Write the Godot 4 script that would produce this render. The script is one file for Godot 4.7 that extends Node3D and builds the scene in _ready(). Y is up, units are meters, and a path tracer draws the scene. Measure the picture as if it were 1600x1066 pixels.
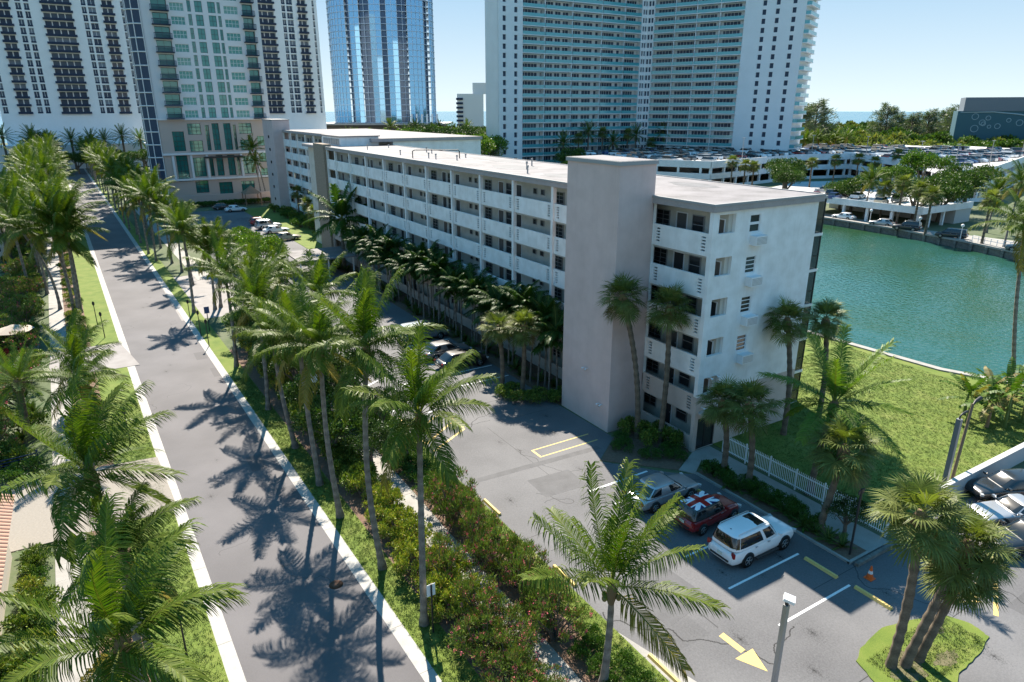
extends Node3D
# Waterfront apartment block seen from above a palm-lined street.
# Frame: x runs across the block (street side to canal side), -z runs along the street away from the viewer, y is up.

var rng := RandomNumberGenerator.new()
var mats := {}
var texs := {}
var names := {}
const UP := Vector3(0, 1, 0)
const WIND := Vector3(0.85, 0.0, 0.52)


class MB:
	var v := PackedVector3Array()
	var n := PackedVector3Array()
	var c := PackedColorArray()
	var t := PackedVector2Array()
	var i := PackedInt32Array()
	var col := Color(1, 1, 1)
	var un := false
	var uc := false
	var ut := false
	func _init(normals := false, colors := false, uvs := false):
		un = normals
		uc = colors
		ut = uvs
	func pv(p: Vector3, nn: Vector3 = Vector3.UP, uv: Vector2 = Vector2.ZERO) -> int:
		v.push_back(p)
		if un: n.push_back(nn)
		if uc: c.push_back(col)
		if ut: t.push_back(uv)
		return v.size() - 1
	func quad(a: Vector3, b: Vector3, cc: Vector3, d: Vector3):
		var nn := Vector3.UP
		if un: nn = (b - a).cross(d - a).normalized()
		var k := v.size()
		pv(a, nn, Vector2(0, 0)); pv(b, nn, Vector2(1, 0)); pv(cc, nn, Vector2(1, 1)); pv(d, nn, Vector2(0, 1))
		i.append_array(PackedInt32Array([k, k + 2, k + 1, k, k + 3, k + 2]))
	func tri(a: Vector3, b: Vector3, cc: Vector3):
		var nn := Vector3.UP
		if un: nn = (b - a).cross(cc - a).normalized()
		var k := v.size()
		pv(a, nn); pv(b, nn); pv(cc, nn)
		i.append_array(PackedInt32Array([k, k + 2, k + 1]))
	func box(x0: float, y0: float, z0: float, x1: float, y1: float, z1: float):
		hexa([Vector3(x0, y0, z0), Vector3(x1, y0, z0), Vector3(x1, y0, z1), Vector3(x0, y0, z1), Vector3(x0, y1, z0), Vector3(x1, y1, z0), Vector3(x1, y1, z1), Vector3(x0, y1, z1)])
	func xbox(xf: Transform3D, s: Vector3):
		var h := s * 0.5
		var p := []
		for y in [-h.y, h.y]:
			p.append(xf * Vector3(-h.x, y, -h.z)); p.append(xf * Vector3(h.x, y, -h.z)); p.append(xf * Vector3(h.x, y, h.z)); p.append(xf * Vector3(-h.x, y, h.z))
		hexa(p)
	# p: four corners below (seen from above: back left, back right, front right, front left), then four above
	func hexa(p: Array):
		quad(p[4], p[7], p[6], p[5])
		quad(p[0], p[1], p[2], p[3])
		quad(p[3], p[2], p[6], p[7])
		quad(p[1], p[0], p[4], p[5])
		quad(p[0], p[3], p[7], p[4])
		quad(p[2], p[1], p[5], p[6])
	# polygon in (x, z); top at y1, walls down to y0
	func prism(poly: PackedVector2Array, y0: float, y1: float, caps := true):
		var ids := Geometry2D.triangulate_polygon(poly)
		var area := 0.0
		for k in poly.size():
			var q := poly[(k + 1) % poly.size()]
			area += poly[k].x * q.y - q.x * poly[k].y
		if caps:
			for k in range(0, ids.size(), 3):
				var a := poly[ids[k]]
				var b := poly[ids[k + 1]]
				var d := poly[ids[k + 2]]
				if (b - a).cross(d - a) > 0.0:
					var e := b
					b = d
					d = e
				tri(Vector3(a.x, y1, a.y), Vector3(b.x, y1, b.y), Vector3(d.x, y1, d.y))
		if y0 < y1:
			for k in poly.size():
				var a := poly[k]
				var b := poly[(k + 1) % poly.size()]
				if area > 0.0:
					quad(Vector3(b.x, y0, b.y), Vector3(a.x, y0, a.y), Vector3(a.x, y1, a.y), Vector3(b.x, y1, b.y))
				else:
					quad(Vector3(a.x, y0, a.y), Vector3(b.x, y0, b.y), Vector3(b.x, y1, b.y), Vector3(a.x, y1, a.y))
	# tube along points; needs normals on
	func tube(pts: Array, rad: Array, sides: int, cap := true):
		var k0 := v.size()
		var side := Vector3.RIGHT
		for j in pts.size():
			var d: Vector3 = (pts[min(j + 1, pts.size() - 1)] - pts[max(j - 1, 0)]).normalized()
			if absf(d.dot(side)) > 0.9: side = Vector3.FORWARD
			side = (side - d * d.dot(side)).normalized()
			var up := d.cross(side)
			for s in sides:
				var a := TAU * s / sides
				var o := side * cos(a) + up * sin(a)
				pv(pts[j] + o * rad[j], o, Vector2(float(s) / sides, j))
		for j in pts.size() - 1:
			for s in sides:
				var a := k0 + j * sides + s
				var b := k0 + j * sides + (s + 1) % sides
				i.append_array(PackedInt32Array([a, a + sides, b, b, a + sides, b + sides]))
		if cap:
			var last: Vector3 = pts[pts.size() - 1]
			var dd: Vector3 = (last - pts[pts.size() - 2]).normalized()
			var kc := pv(last, dd)
			for s in sides:
				i.append_array(PackedInt32Array([kc, k0 + (pts.size() - 1) * sides + (s + 1) % sides, k0 + (pts.size() - 1) * sides + s]))
	# closed or open grid of points [row][col], smooth
	func grid(g: Array, closed := false):
		var rows := g.size()
		var cols: int = g[0].size()
		var k0 := v.size()
		for r in rows:
			for q in cols:
				var l: Vector3 = g[r][(q - 1 + cols) % cols if closed else max(q - 1, 0)]
				var rr: Vector3 = g[r][(q + 1) % cols if closed else min(q + 1, cols - 1)]
				var d: Vector3 = g[max(r - 1, 0)][q]
				var u: Vector3 = g[min(r + 1, rows - 1)][q]
				var nn := (rr - l).cross(u - d)
				if nn.length() < 1e-9: nn = Vector3.UP
				pv(g[r][q], nn.normalized(), Vector2(float(q) / (cols - 1), float(r) / (rows - 1)))
		for r in rows - 1:
			for q in (cols if closed else cols - 1):
				var a := k0 + r * cols + q
				var b := k0 + r * cols + (q + 1) % cols
				i.append_array(PackedInt32Array([a, a + cols, b, b, a + cols, b + cols]))
	# a wall with rectangular holes: o is its lower corner, ax runs along it, nn points to the front; holes are Rect2(along, up, width, height)
	func wall(o: Vector3, ax: Vector3, nn: Vector3, w: float, h: float, th: float, holes: Array):
		var xs := [0.0, w]
		var ys := [0.0, h]
		for r in holes:
			for e in [r.position.x, r.end.x]:
				if not xs.has(e): xs.append(e)
			for e in [r.position.y, r.end.y]:
				if not ys.has(e): ys.append(e)
		xs.sort()
		ys.sort()
		var bk := -nn * th
		for a in xs.size() - 1:
			for b in ys.size() - 1:
				var mid := Vector2((xs[a] + xs[a + 1]) * 0.5, (ys[b] + ys[b + 1]) * 0.5)
				var inside := false
				for r in holes:
					if r.has_point(mid):
						inside = true
						break
				if inside: continue
				var p: Vector3 = o + ax * xs[a] + Vector3.UP * ys[b]
				var q: Vector3 = o + ax * xs[a + 1] + Vector3.UP * ys[b]
				var up: Vector3 = Vector3.UP * (ys[b + 1] - ys[b])
				quad(p, q, q + up, p + up)
				quad(q + bk, p + bk, p + bk + up, q + bk + up)
		rim(o, ax, w, h, bk, false)
		for r in holes:
			rim(o + ax * r.position.x + Vector3.UP * r.position.y, ax, r.size.x, r.size.y, bk, true)
	func rim(o: Vector3, ax: Vector3, w: float, h: float, bk: Vector3, flip: bool):
		var p := [o, o + ax * w, o + ax * w + Vector3.UP * h, o + Vector3.UP * h]
		for k in 4:
			var a: Vector3 = p[k]
			var b: Vector3 = p[(k + 1) % 4]
			if flip: quad(a, b, b + bk, a + bk)
			else: quad(b, a, a + bk, b + bk)
	func mesh(m: Material = null) -> ArrayMesh:
		var am := ArrayMesh.new()
		add_to(am, m)
		return am
	func add_to(am: ArrayMesh, m: Material):
		var a := []
		a.resize(Mesh.ARRAY_MAX)
		a[Mesh.ARRAY_VERTEX] = v
		if un: a[Mesh.ARRAY_NORMAL] = n
		if uc: a[Mesh.ARRAY_COLOR] = c
		if ut: a[Mesh.ARRAY_TEX_UV] = t
		a[Mesh.ARRAY_INDEX] = i
		am.add_surface_from_arrays(Mesh.PRIMITIVE_TRIANGLES, a)
		am.surface_set_material(am.get_surface_count() - 1, m)


func numbered(called: String) -> String:
	var k: int = names.get(called, 0)
	names[called] = k + 1
	return called if k == 0 else "%s_%03d" % [called, k]

func tag(o: Node, label: String, category: String, group := ""):
	o.set_meta("label", label)
	o.set_meta("category", category)
	if group != "": o.set_meta("group", group)

func thing(called: String, label: String, category: String, at := Vector3.ZERO, turn := 0.0, group := "") -> Node3D:
	var o := Node3D.new()
	o.name = numbered(called)
	add_child(o)
	o.position = at
	o.rotation.y = turn
	tag(o, label, category, group)
	return o

func part(parent: Node, called: String, mesh: Mesh, xf := Transform3D.IDENTITY, mat: Material = null) -> MeshInstance3D:
	var o := MeshInstance3D.new()
	o.name = called
	o.mesh = mesh
	if mat: o.set_surface_override_material(0, mat)
	parent.add_child(o, true)
	o.transform = xf
	return o

func single(called: String, mesh: Mesh, label: String, category: String, at := Vector3.ZERO, turn := 0.0, group := "") -> MeshInstance3D:
	var o := MeshInstance3D.new()
	o.name = numbered(called)
	o.mesh = mesh
	add_child(o)
	o.position = at
	o.rotation.y = turn
	tag(o, label, category, group)
	return o

func struct(called: String, mesh: Mesh) -> MeshInstance3D:
	var o := MeshInstance3D.new()
	o.name = numbered(called)
	o.mesh = mesh
	add_child(o)
	o.set_meta("kind", "structure")
	return o

func lin(r: float, g: float, b: float) -> Color:
	return Color(r, g, b).linear_to_srgb()

func mat(key: String, col: Color, rough := 0.8, metal := 0.0, opt := {}) -> StandardMaterial3D:
	if mats.has(key): return mats[key]
	var m := StandardMaterial3D.new()
	m.albedo_color = Color(col.r, col.g, col.b).linear_to_srgb()
	m.roughness = rough
	m.metallic = metal
	if opt.has("alpha"):
		m.transparency = BaseMaterial3D.TRANSPARENCY_ALPHA
		m.albedo_color.a = opt.alpha
	if opt.has("vc"): m.vertex_color_use_as_albedo = true
	if opt.has("tex"):
		m.albedo_texture = opt.tex
		m.albedo_color = Color(1, 1, 1)
	if opt.has("size"):
		m.uv1_triplanar = true
		m.uv1_world_triplanar = true
		m.uv1_scale = Vector3.ONE / float(opt.size)
	if opt.has("normal"):
		m.normal_enabled = true
		m.normal_texture = opt.normal
		m.normal_scale = opt.get("nscale", 1.0)
	if opt.has("rough_tex"):
		m.roughness_texture = opt.rough_tex
	if opt.has("back"):
		m.backlight_enabled = true
		m.backlight = opt.back
	if opt.has("spec"): m.metallic_specular = opt.spec
	if opt.has("coat"):
		m.clearcoat_enabled = true
		m.clearcoat = opt.coat
		m.clearcoat_roughness = 0.05
	m.cull_mode = BaseMaterial3D.CULL_DISABLED
	mats[key] = m
	return m

func noise_bytes(sd: int, freq: float, oct: int, size: int, kind := FastNoiseLite.TYPE_SIMPLEX_SMOOTH) -> PackedByteArray:
	var f := FastNoiseLite.new()
	f.seed = sd
	f.noise_type = kind
	f.frequency = freq
	f.fractal_octaves = oct
	return f.get_seamless_image(size, size).get_data()

# coarse patches and fine grain between two or three linear colours
func ntex(key: String, sd: int, cols: Array, coarse := 0.006, fine := 0.12, mixf := 0.5, size := 512, speck := 0.0) -> ImageTexture:
	if texs.has(key): return texs[key]
	var a := noise_bytes(sd, coarse, 4, size)
	var b := noise_bytes(sd + 7, fine, 3, size)
	var lut := []
	for k in 256:
		var t := k / 255.0 * (cols.size() - 1)
		var q: int = mini(int(t), cols.size() - 2)
		var c: Color = cols[q].lerp(cols[q + 1], t - q)
		c = c.linear_to_srgb()
		lut.append([int(clampf(c.r, 0, 1) * 255), int(clampf(c.g, 0, 1) * 255), int(clampf(c.b, 0, 1) * 255)])
	var out := PackedByteArray()
	out.resize(size * size * 3)
	var r := RandomNumberGenerator.new()
	r.seed = sd
	for k in size * size:
		var val := a[k] * (1.0 - mixf) + b[k] * mixf
		if speck > 0.0: val += (r.randf() - 0.5) * 255.0 * speck
		var e: Array = lut[clampi(int((val - 128.0) * 1.35 + 128.0), 0, 255)]
		out[k * 3] = e[0]
		out[k * 3 + 1] = e[1]
		out[k * 3 + 2] = e[2]
	var im := Image.create_from_data(size, size, false, Image.FORMAT_RGB8, out)
	texs[key] = ImageTexture.create_from_image(im)
	return texs[key]

func normal_tex(key: String, sd: int, freq: float, oct: int, strength: float, size := 512) -> ImageTexture:
	if texs.has(key): return texs[key]
	var f := FastNoiseLite.new()
	f.seed = sd
	f.noise_type = FastNoiseLite.TYPE_SIMPLEX_SMOOTH
	f.frequency = freq
	f.fractal_octaves = oct
	var im := f.get_seamless_image(size, size)
	im.convert(Image.FORMAT_RGBA8)
	im.bump_map_to_normal_map(strength)
	texs[key] = ImageTexture.create_from_image(im)
	return texs[key]

func rf(a: float, b: float) -> float:
	return rng.randf_range(a, b)

func rect(x0: float, z0: float, x1: float, z1: float) -> PackedVector2Array:
	return PackedVector2Array([Vector2(x0, z0), Vector2(x1, z0), Vector2(x1, z1), Vector2(x0, z1)])

func poly(a: Array) -> PackedVector2Array:
	var o := PackedVector2Array()
	for k in range(0, a.size(), 2): o.append(Vector2(a[k], a[k + 1]))
	return o

func slab(called: String, p: PackedVector2Array, y0: float, y1: float, m: Material) -> MeshInstance3D:
	var b := MB.new()
	b.prism(p, y0, y1)
	return struct(called, b.mesh(m))

# street edges drift slightly across the frame
func sx(x: float, z: float) -> float:
	return x + 0.028 * z

func strip(xa: float, xb: float, z0: float, z1: float) -> PackedVector2Array:
	return PackedVector2Array([Vector2(sx(xa, z0), z0), Vector2(sx(xb, z0), z0), Vector2(sx(xb, z1), z1), Vector2(sx(xa, z1), z1)])

# ---------------------------------------------------------------- plants

func tint(c: Color, f: float) -> Color:
	return Color(c.r * f, c.g * f, c.b * f)

# one feather leaf, rooted at the origin
func frond(mb: MB, yaw: float, elev: float, length: float, droop: float, wind: float, pairs: int, ll: float, lw: float, green: Color, tip: Color, sag := 0.55, vee := 0.15):
	var dir := Vector3(cos(elev) * cos(yaw), sin(elev), cos(elev) * sin(yaw))
	var flat := Vector3(-sin(yaw), 0, cos(yaw))
	var seg := 12
	var ds := length / seg
	var p := Vector3.ZERO
	var pts := [p]
	var dirs := [dir]
	for k in seg:
		var t := (k + 1.0) / seg
		dir = (dir + Vector3(0, -droop * ds * (0.25 + t), 0) + WIND * wind * ds * t).normalized()
		p += dir * ds
		pts.append(p)
		dirs.append(dir)
	mb.col = Color(0.18, 0.20, 0.05)
	for k in seg:
		var w := 0.034 * (1.0 - float(k) / seg) + 0.007
		var w2 := 0.034 * (1.0 - float(k + 1) / seg) + 0.007
		var s: Vector3 = dirs[k].cross(UP)
		if s.length() < 0.15: s = flat
		s = s.normalized()
		var u: Vector3 = s.cross(dirs[k]).normalized()
		mb.quad(pts[k] - s * w, pts[k] + u * w * 0.6, pts[k + 1] + u * w2 * 0.6, pts[k + 1] - s * w2)
		mb.quad(pts[k] + u * w * 0.6, pts[k] + s * w, pts[k + 1] + s * w2, pts[k + 1] + u * w2 * 0.6)
	for j in pairs:
		var t := 0.14 + 0.86 * (j + 0.5) / pairs
		var f := t * seg
		var q := mini(int(f), seg - 1)
		var pp: Vector3 = pts[q].lerp(pts[q + 1], f - q)
		var d: Vector3 = dirs[q].lerp(dirs[q + 1], f - q).normalized()
		var side: Vector3 = d.cross(UP)
		if side.length() < 0.2: side = (side + flat * 0.3)
		side = side.normalized()
		var nrm := side.cross(d).normalized()
		var size := ll * (0.5 + 0.62 * sin(PI * pow(t, 0.75) * 0.93)) * rf(0.85, 1.1)
		for s in [-1.0, 1.0]:
			var e: Vector3 = (d * lerpf(0.4, 1.0, t) + side * s * (1.0 - 0.25 * t) + nrm * vee + Vector3(rf(-0.12, 0.12), rf(-0.12, 0.12), rf(-0.12, 0.12)) + WIND * wind * 1.2).normalized()
			var e2: Vector3 = (e + Vector3(0, -sag * rf(0.6, 1.3), 0) + WIND * wind * 2.0).normalized()
			var e3: Vector3 = (e2 + Vector3(0, -sag * 0.9, 0) + WIND * wind * 1.5).normalized()
			var m := pp + e * size * 0.4
			var m2 := m + e2 * size * 0.35
			var tp := m2 + e3 * size * 0.3
			var wd := (d - e * d.dot(e)).normalized() * lw
			var c := green.lerp(tip, clampf(t * 0.5 + rf(-0.3, 0.25), 0, 1))
			mb.col = tint(c, rf(0.75, 1.2))
			mb.quad(pp - wd * 0.35, pp + wd * 0.35, m + wd * 0.5, m - wd * 0.5)
			mb.quad(m - wd * 0.5, m + wd * 0.5, m2 + wd * 0.4, m2 - wd * 0.4)
			mb.tri(m2 - wd * 0.4, m2 + wd * 0.4, tp)

# one fan leaf on its stalk, rooted at the origin and growing along dir
func fan(mb: MB, dir: Vector3, stalk: float, radius: float, segs: int, green: Color, sag := 0.35):
	var side := dir.cross(UP)
	if side.length() < 0.2: side = Vector3.RIGHT
	side = side.normalized()
	var nrm := side.cross(dir).normalized()
	var hub := dir * stalk + Vector3(0, -0.12 * stalk * stalk, 0)
	mb.col = Color(0.13, 0.16, 0.06)
	mb.quad(-side * 0.025, side * 0.025, hub + side * 0.015, hub - side * 0.015)
	var fd := (dir + Vector3(0, -0.25, 0)).normalized()
	for k in segs:
		var a := lerpf(-2.35, 2.35, (k + 0.5) / segs) + rf(-0.04, 0.04)
		var r := radius * (0.72 + 0.28 * cos(a * 0.55)) * rf(0.88, 1.08)
		var d := (fd * cos(a) + side * sin(a) + nrm * (0.22 * absf(sin(a)) - 0.05)).normalized()
		var d2 := (d + Vector3(0, -sag * rf(0.6, 1.8), 0) + WIND * 0.08).normalized()
		var w := (fd * -sin(a) + side * cos(a)).normalized() * radius * 0.036
		var m := hub + d * r * 0.55
		var tp := m + d2 * r * 0.48
		mb.col = tint(green, rf(0.7, 1.25))
		mb.tri(hub, m + w, m - w)
		mb.tri(m - w, m + w, tp)

func leaf(mb: MB, p: Vector3, d: Vector3, s: Vector3, l: float, w: float):
	var m := p + d * l * 0.5
	mb.quad(p, m + s * w * 0.5, p + d * l, m - s * w * 0.5)

func rdir() -> Vector3:
	var z := rf(-1, 1)
	var a := rf(0, TAU)
	var r := sqrt(1 - z * z)
	return Vector3(r * cos(a), z, r * sin(a))

# leaves through the shell of a lumpy body made of balls [centre, radius]
func cloud(mb: MB, balls: Array, per: int, l: float, w: float, cols: Array, upright := 0.3, shell := 0.45):
	for b in balls:
		var cc: Vector3 = b[0]
		var rr: float = b[1]
		for k in per:
			var d := rdir()
			if d.y < -0.5: d.y = -d.y
			var p := cc + Vector3(d.x, d.y * 0.85, d.z) * rr * (1.0 - shell * pow(rng.randf(), 1.6))
			var g := (d * 0.6 + rdir() * 0.8 + Vector3(0, upright, 0)).normalized()
			var s := g.cross(rdir()).normalized()
			var c: Color = cols[rng.randi() % cols.size()]
			mb.col = tint(c, rf(0.7, 1.25))
			leaf(mb, p, g, s, l * rf(0.7, 1.25), w * rf(0.8, 1.2))

func balls(n: int, rx: float, ry: float, rz: float, r0: float, r1: float, y0: float) -> Array:
	var o := []
	for k in n:
		var a := rf(0, TAU)
		var q := sqrt(rng.randf())
		o.append([Vector3(cos(a) * q * rx, y0 + rf(0, ry) * (1.0 - 0.5 * q), sin(a) * q * rz), rf(r0, r1)])
	return o

func stems(mb: MB, bs: Array, r: float):
	for b in bs:
		var c: Vector3 = b[0]
		var m := Vector3(c.x * 0.4 + rf(-0.1, 0.1), c.y * 0.5, c.z * 0.4 + rf(-0.1, 0.1))
		mb.tube([Vector3(c.x * 0.15, 0, c.z * 0.15), m, c], [r, r * 0.75, r * 0.4], 5, false)

var crowns := {}
var trunk_cache := {}

# a crown is an array of frond meshes with a common root
func crown(kind: String) -> Array:
	if crowns.has(kind): return crowns[kind]
	var out := []
	rng.seed = hash(kind)
	var lm: StandardMaterial3D = mats.palm_leaf
	if kind.begins_with("coconut"):
		var windy := kind.begins_with("coconut_w")
		var front := kind.begins_with("coconut_f")
		var n := 15 if front else 18
		for k in n:
			var t := float(k) / n
			var mb := MB.new(false, true)
			var g := Color(0.055, 0.115, 0.012).lerp(Color(0.105, 0.14, 0.016), t * rf(0.1, 1.0))
			var tip := Color(0.17, 0.195, 0.03)
			if t > 0.86 and rng.randf() < 0.6:
				g = Color(0.22, 0.185, 0.03)
				tip = Color(0.3, 0.21, 0.05)
			var e := lerpf(84, -8 if k < n - 2 else -45, pow(t, 0.9)) + rf(-10, 10)
			if front: e = lerpf(84, 12 if k < n - 1 else -15, t) + rf(-6, 6)
			frond(mb, k * 2.39996 + rf(-0.35, 0.35), deg_to_rad(e), (3.1 + 0.55 * sin(PI * minf(t * 1.2 + 0.2, 1.0))) * rf(0.88, 1.1) * (1.2 if front else 1.0), lerpf(0.14, 0.32, t) * rf(0.8, 1.25) * (0.7 if front else 1.0), (0.26 if windy else 0.12) * rf(0.6, 1.3), 62, 0.92, 0.042, g, tip, rf(0.7, 1.35))
			out.append(mb.mesh(lm))
	elif kind.begins_with("royal"):
		for k in 20:
			var t := float(k) / 20
			var mb := MB.new(false, true)
			frond(mb, k * 2.39996 + rf(-0.2, 0.2), deg_to_rad(lerpf(75, -25, t) + rf(-6, 6)), rf(3.9, 4.4), lerpf(0.14, 0.24, t), 0.03, 56, 1.0, 0.09, Color(0.045, 0.105, 0.018), Color(0.075, 0.14, 0.025), 0.7, 0.3)
			out.append(mb.mesh(lm))
	elif kind.begins_with("date"):
		for k in 34:
			var t := float(k) / 34
			var mb := MB.new(false, true)
			frond(mb, k * 2.39996 + rf(-0.2, 0.2), deg_to_rad(lerpf(78, -45, t) + rf(-6, 6)), rf(2.9, 3.4), lerpf(0.10, 0.16, t), 0.02, 46, 0.42, 0.034, Color(0.065, 0.12, 0.025), Color(0.12, 0.17, 0.035), 0.12, 0.45)
			out.append(mb.mesh(lm))
	elif kind.begins_with("queen"):
		for k in 20:
			var t := float(k) / 20
			var mb := MB.new(false, true)
			var dead := t > 0.93
			frond(mb, k * 2.39996 + rf(-0.25, 0.25), deg_to_rad(lerpf(72, -30, t) + rf(-8, 8)), rf(2.9, 3.5), lerpf(0.16, 0.26, t), 0.04, 52, 0.55, 0.04, Color(0.28, 0.2, 0.05) if dead else Color(0.085, 0.16, 0.02), Color(0.3, 0.22, 0.06) if dead else Color(0.19, 0.25, 0.04), 0.55, 0.3)
			out.append(mb.mesh(lm))
	elif kind.begins_with("sabal"):
		for k in 36:
			var t := float(k) / 36
			var mb := MB.new(false, true)
			var e := deg_to_rad(lerpf(82, -52, pow(t, 0.85)) + rf(-9, 9))
			var y := k * 2.39996 + rf(-0.3, 0.3)
			var g := Color(0.09, 0.125, 0.03).lerp(Color(0.2, 0.22, 0.07), rng.randf())
			if t > 0.93: g = Color(0.2, 0.15, 0.07)
			fan(mb, Vector3(cos(e) * cos(y), sin(e), cos(e) * sin(y)), rf(0.75, 1.2), rf(0.85, 1.05), 28, g, 0.4)
			out.append(mb.mesh(lm))
	crowns[kind] = out
	return out

# the same crown as one mesh, for palms far away
func crown_one(kind: String, every := 1) -> Mesh:
	var key := kind + "_one%d" % every
	if crowns.has(key): return crowns[key]
	var st := SurfaceTool.new()
	st.begin(Mesh.PRIMITIVE_TRIANGLES)
	var k := 0
	for m in crown(kind):
		if k % every == 0: st.append_from(m, 0, Transform3D.IDENTITY)
		k += 1
	st.set_material(mats.palm_leaf)
	crowns[key] = st.commit()
	return crowns[key]

func trunk_mesh(top: Vector3, r0: float, r1: float, bow: Vector3, rough: float, m: Material, foot := 1.7) -> Mesh:
	var mb := MB.new(true)
	var h := top.y
	var n := clampi(int(h / 0.28), 8, 48)
	var pts := []
	var rad := []
	for k in n + 1:
		var t := float(k) / n
		pts.append(Vector3(top.x * t * t * 0.7 + top.x * t * 0.3, h * t, top.z * t * t * 0.7 + top.z * t * 0.3) + bow * sin(PI * t))
		rad.append(lerpf(r0, r1, t) * (1.0 + (foot - 1.0) * exp(-t * h * 2.2)) * (1.0 + rough * (0.5 if k % 2 else -0.5) + rf(-rough, rough) * 0.4))
	pts[0].y = -0.05
	mb.uc = true
	mb.tube(pts, rad, 9)
	mb.c.clear()
	for k in n + 1:
		var f := (0.62 if k % 2 else 1.0) * rf(0.85, 1.1)
		for q in 9: mb.c.push_back(Color(f, f, f))
	mb.c.push_back(Color(0.8, 0.8, 0.8))
	return mb.mesh(m)

func palm(kind: String, called: String, base: Vector3, top: Vector3, label: String, group: String, near := true, spin := 0.0, scale := 1.0, r0 := 0.17, r1 := 0.115, bow := Vector3.ZERO) -> Node3D:
	var o := thing(called, label, "palm tree", base, 0.0, group)
	rng.seed = hash(base)
	var sabal := kind.begins_with("sabal")
	part(o, "trunk", trunk_mesh(top, r0, r1, bow, 0.16 if sabal else 0.1, mats.sabal_trunk if sabal or kind.begins_with("date") or kind.begins_with("queen") else mats.palm_trunk, 1.25 if sabal else 1.7))
	var head := top + Vector3(0, 0.05, 0)
	var xf := Transform3D(Basis(UP, spin).rotated(Vector3(1, 0, 0), rf(-0.06, 0.06)).scaled(Vector3.ONE * scale), head)
	# boot of old leaf bases under the crown
	var b := MB.new(true)
	var d := Vector3(top.x * 0.12, 1.0, top.z * 0.12).normalized()
	if kind.begins_with("royal") or kind.begins_with("areca"):
		b.tube([top - d * 1.3, top - d * 0.9, top - d * 0.1, top + d * 0.35], [r1 * 1.1, r1 * 1.25, r1 * 0.9, r1 * 0.4], 9)
		part(o, "crownshaft", b.mesh(mats.crownshaft))
	else:
		b.tube([top - d * 0.75, top - d * 0.45, top - d * 0.1, top + d * 0.3], [r1 * 1.05, r1 * 1.75, r1 * 1.9, r1 * 0.8], 9)
		part(o, "leaf_base", b.mesh(mats.fibre))
	if near:
		for m in crown(kind):
			part(o, "frond", m, xf)
	else:
		part(o, "crown", crown_one(kind), xf)
	if kind.begins_with("coconut") and near:
		for k in 7:
			var a := rf(0, TAU)
			part(o, "coconut", mats_mesh("nut"), Transform3D(Basis().scaled(Vector3(1, 1.25, 1)), head + Vector3(cos(a) * 0.27, -0.3 - rf(0, 0.25), sin(a) * 0.27)))
	return o

var meshes := {}
func mats_mesh(key: String) -> Mesh:
	if meshes.has(key): return meshes[key]
	if key == "nut":
		var s := SphereMesh.new()
		s.radius = 0.11
		s.height = 0.22
		s.radial_segments = 8
		s.rings = 5
		s.material = mat("coconut_husk", Color(0.13, 0.12, 0.03), 0.5)
		meshes[key] = s
	return meshes[key]

func shrub_mesh(key: String) -> Array:
	if meshes.has(key): return meshes[key]
	rng.seed = hash(key)
	var mb := MB.new(false, true)
	var st := MB.new(true)
	var fl: MB = null
	var bs := []
	var kind := key.left(key.length() - 1)
	match kind:
		"croton":
			bs = balls(20, 0.85, 1.0, 0.85, 0.16, 0.36, 0.35)
			cloud(mb, bs, 95, 0.13, 0.06, [Color(0.22, 0.27, 0.03), Color(0.42, 0.42, 0.07), Color(0.12, 0.18, 0.025), Color(0.30, 0.34, 0.05), Color(0.15, 0.21, 0.03), Color(0.36, 0.28, 0.07)], 0.5, 0.7)
		"oleander":
			bs = balls(30, 1.05, 1.7, 1.05, 0.16, 0.4, 0.45)
			cloud(mb, bs, 95, 0.19, 0.036, [Color(0.09, 0.15, 0.03), Color(0.14, 0.21, 0.045), Color(0.11, 0.17, 0.035), Color(0.2, 0.25, 0.055), Color(0.17, 0.13, 0.05)], 0.9, 0.8)
			fl = MB.new(false, true)
			for b in bs:
				if rng.randf() < 0.6:
					for k in 3:
						var d := rdir()
						d.y = absf(d.y)
						var p: Vector3 = b[0] + d * b[1] * 1.02
						for q in 9:
							fl.col = tint(Color(0.55, 0.11, 0.14), rf(0.6, 1.3))
							var g := rdir()
							leaf(fl, p + rdir() * 0.06, g, g.cross(rdir()).normalized(), 0.06, 0.05)
		"hedge":
			bs = balls(12, 0.8, 0.35, 0.8, 0.28, 0.4, 0.3)
			cloud(mb, bs, 190, 0.10, 0.055, [Color(0.06, 0.125, 0.018), Color(0.09, 0.165, 0.025), Color(0.045, 0.095, 0.018)], 0.4)
		"schefflera":
			bs = balls(10, 0.7, 0.7, 0.7, 0.32, 0.45, 0.4)
			cloud(mb, bs, 140, 0.16, 0.07, [Color(0.11, 0.17, 0.025), Color(0.2, 0.24, 0.04), Color(0.07, 0.12, 0.02)], 0.3)
		"fern":
			for k in 26:
				frond(mb, rf(0, TAU), deg_to_rad(rf(15, 75)), rf(0.6, 0.95), 0.9, 0.02, 16, 0.12, 0.03, Color(0.04, 0.09, 0.02), Color(0.08, 0.13, 0.02), 0.2)
			bs = []
	stems(st, bs, 0.03)
	var out := [mb.mesh(mats.leaf)]
	out.append(st.mesh(mats.bark) if bs.size() else null)
	out.append(fl.mesh(mats.petal) if fl else null)
	meshes[key] = out
	return out

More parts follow.
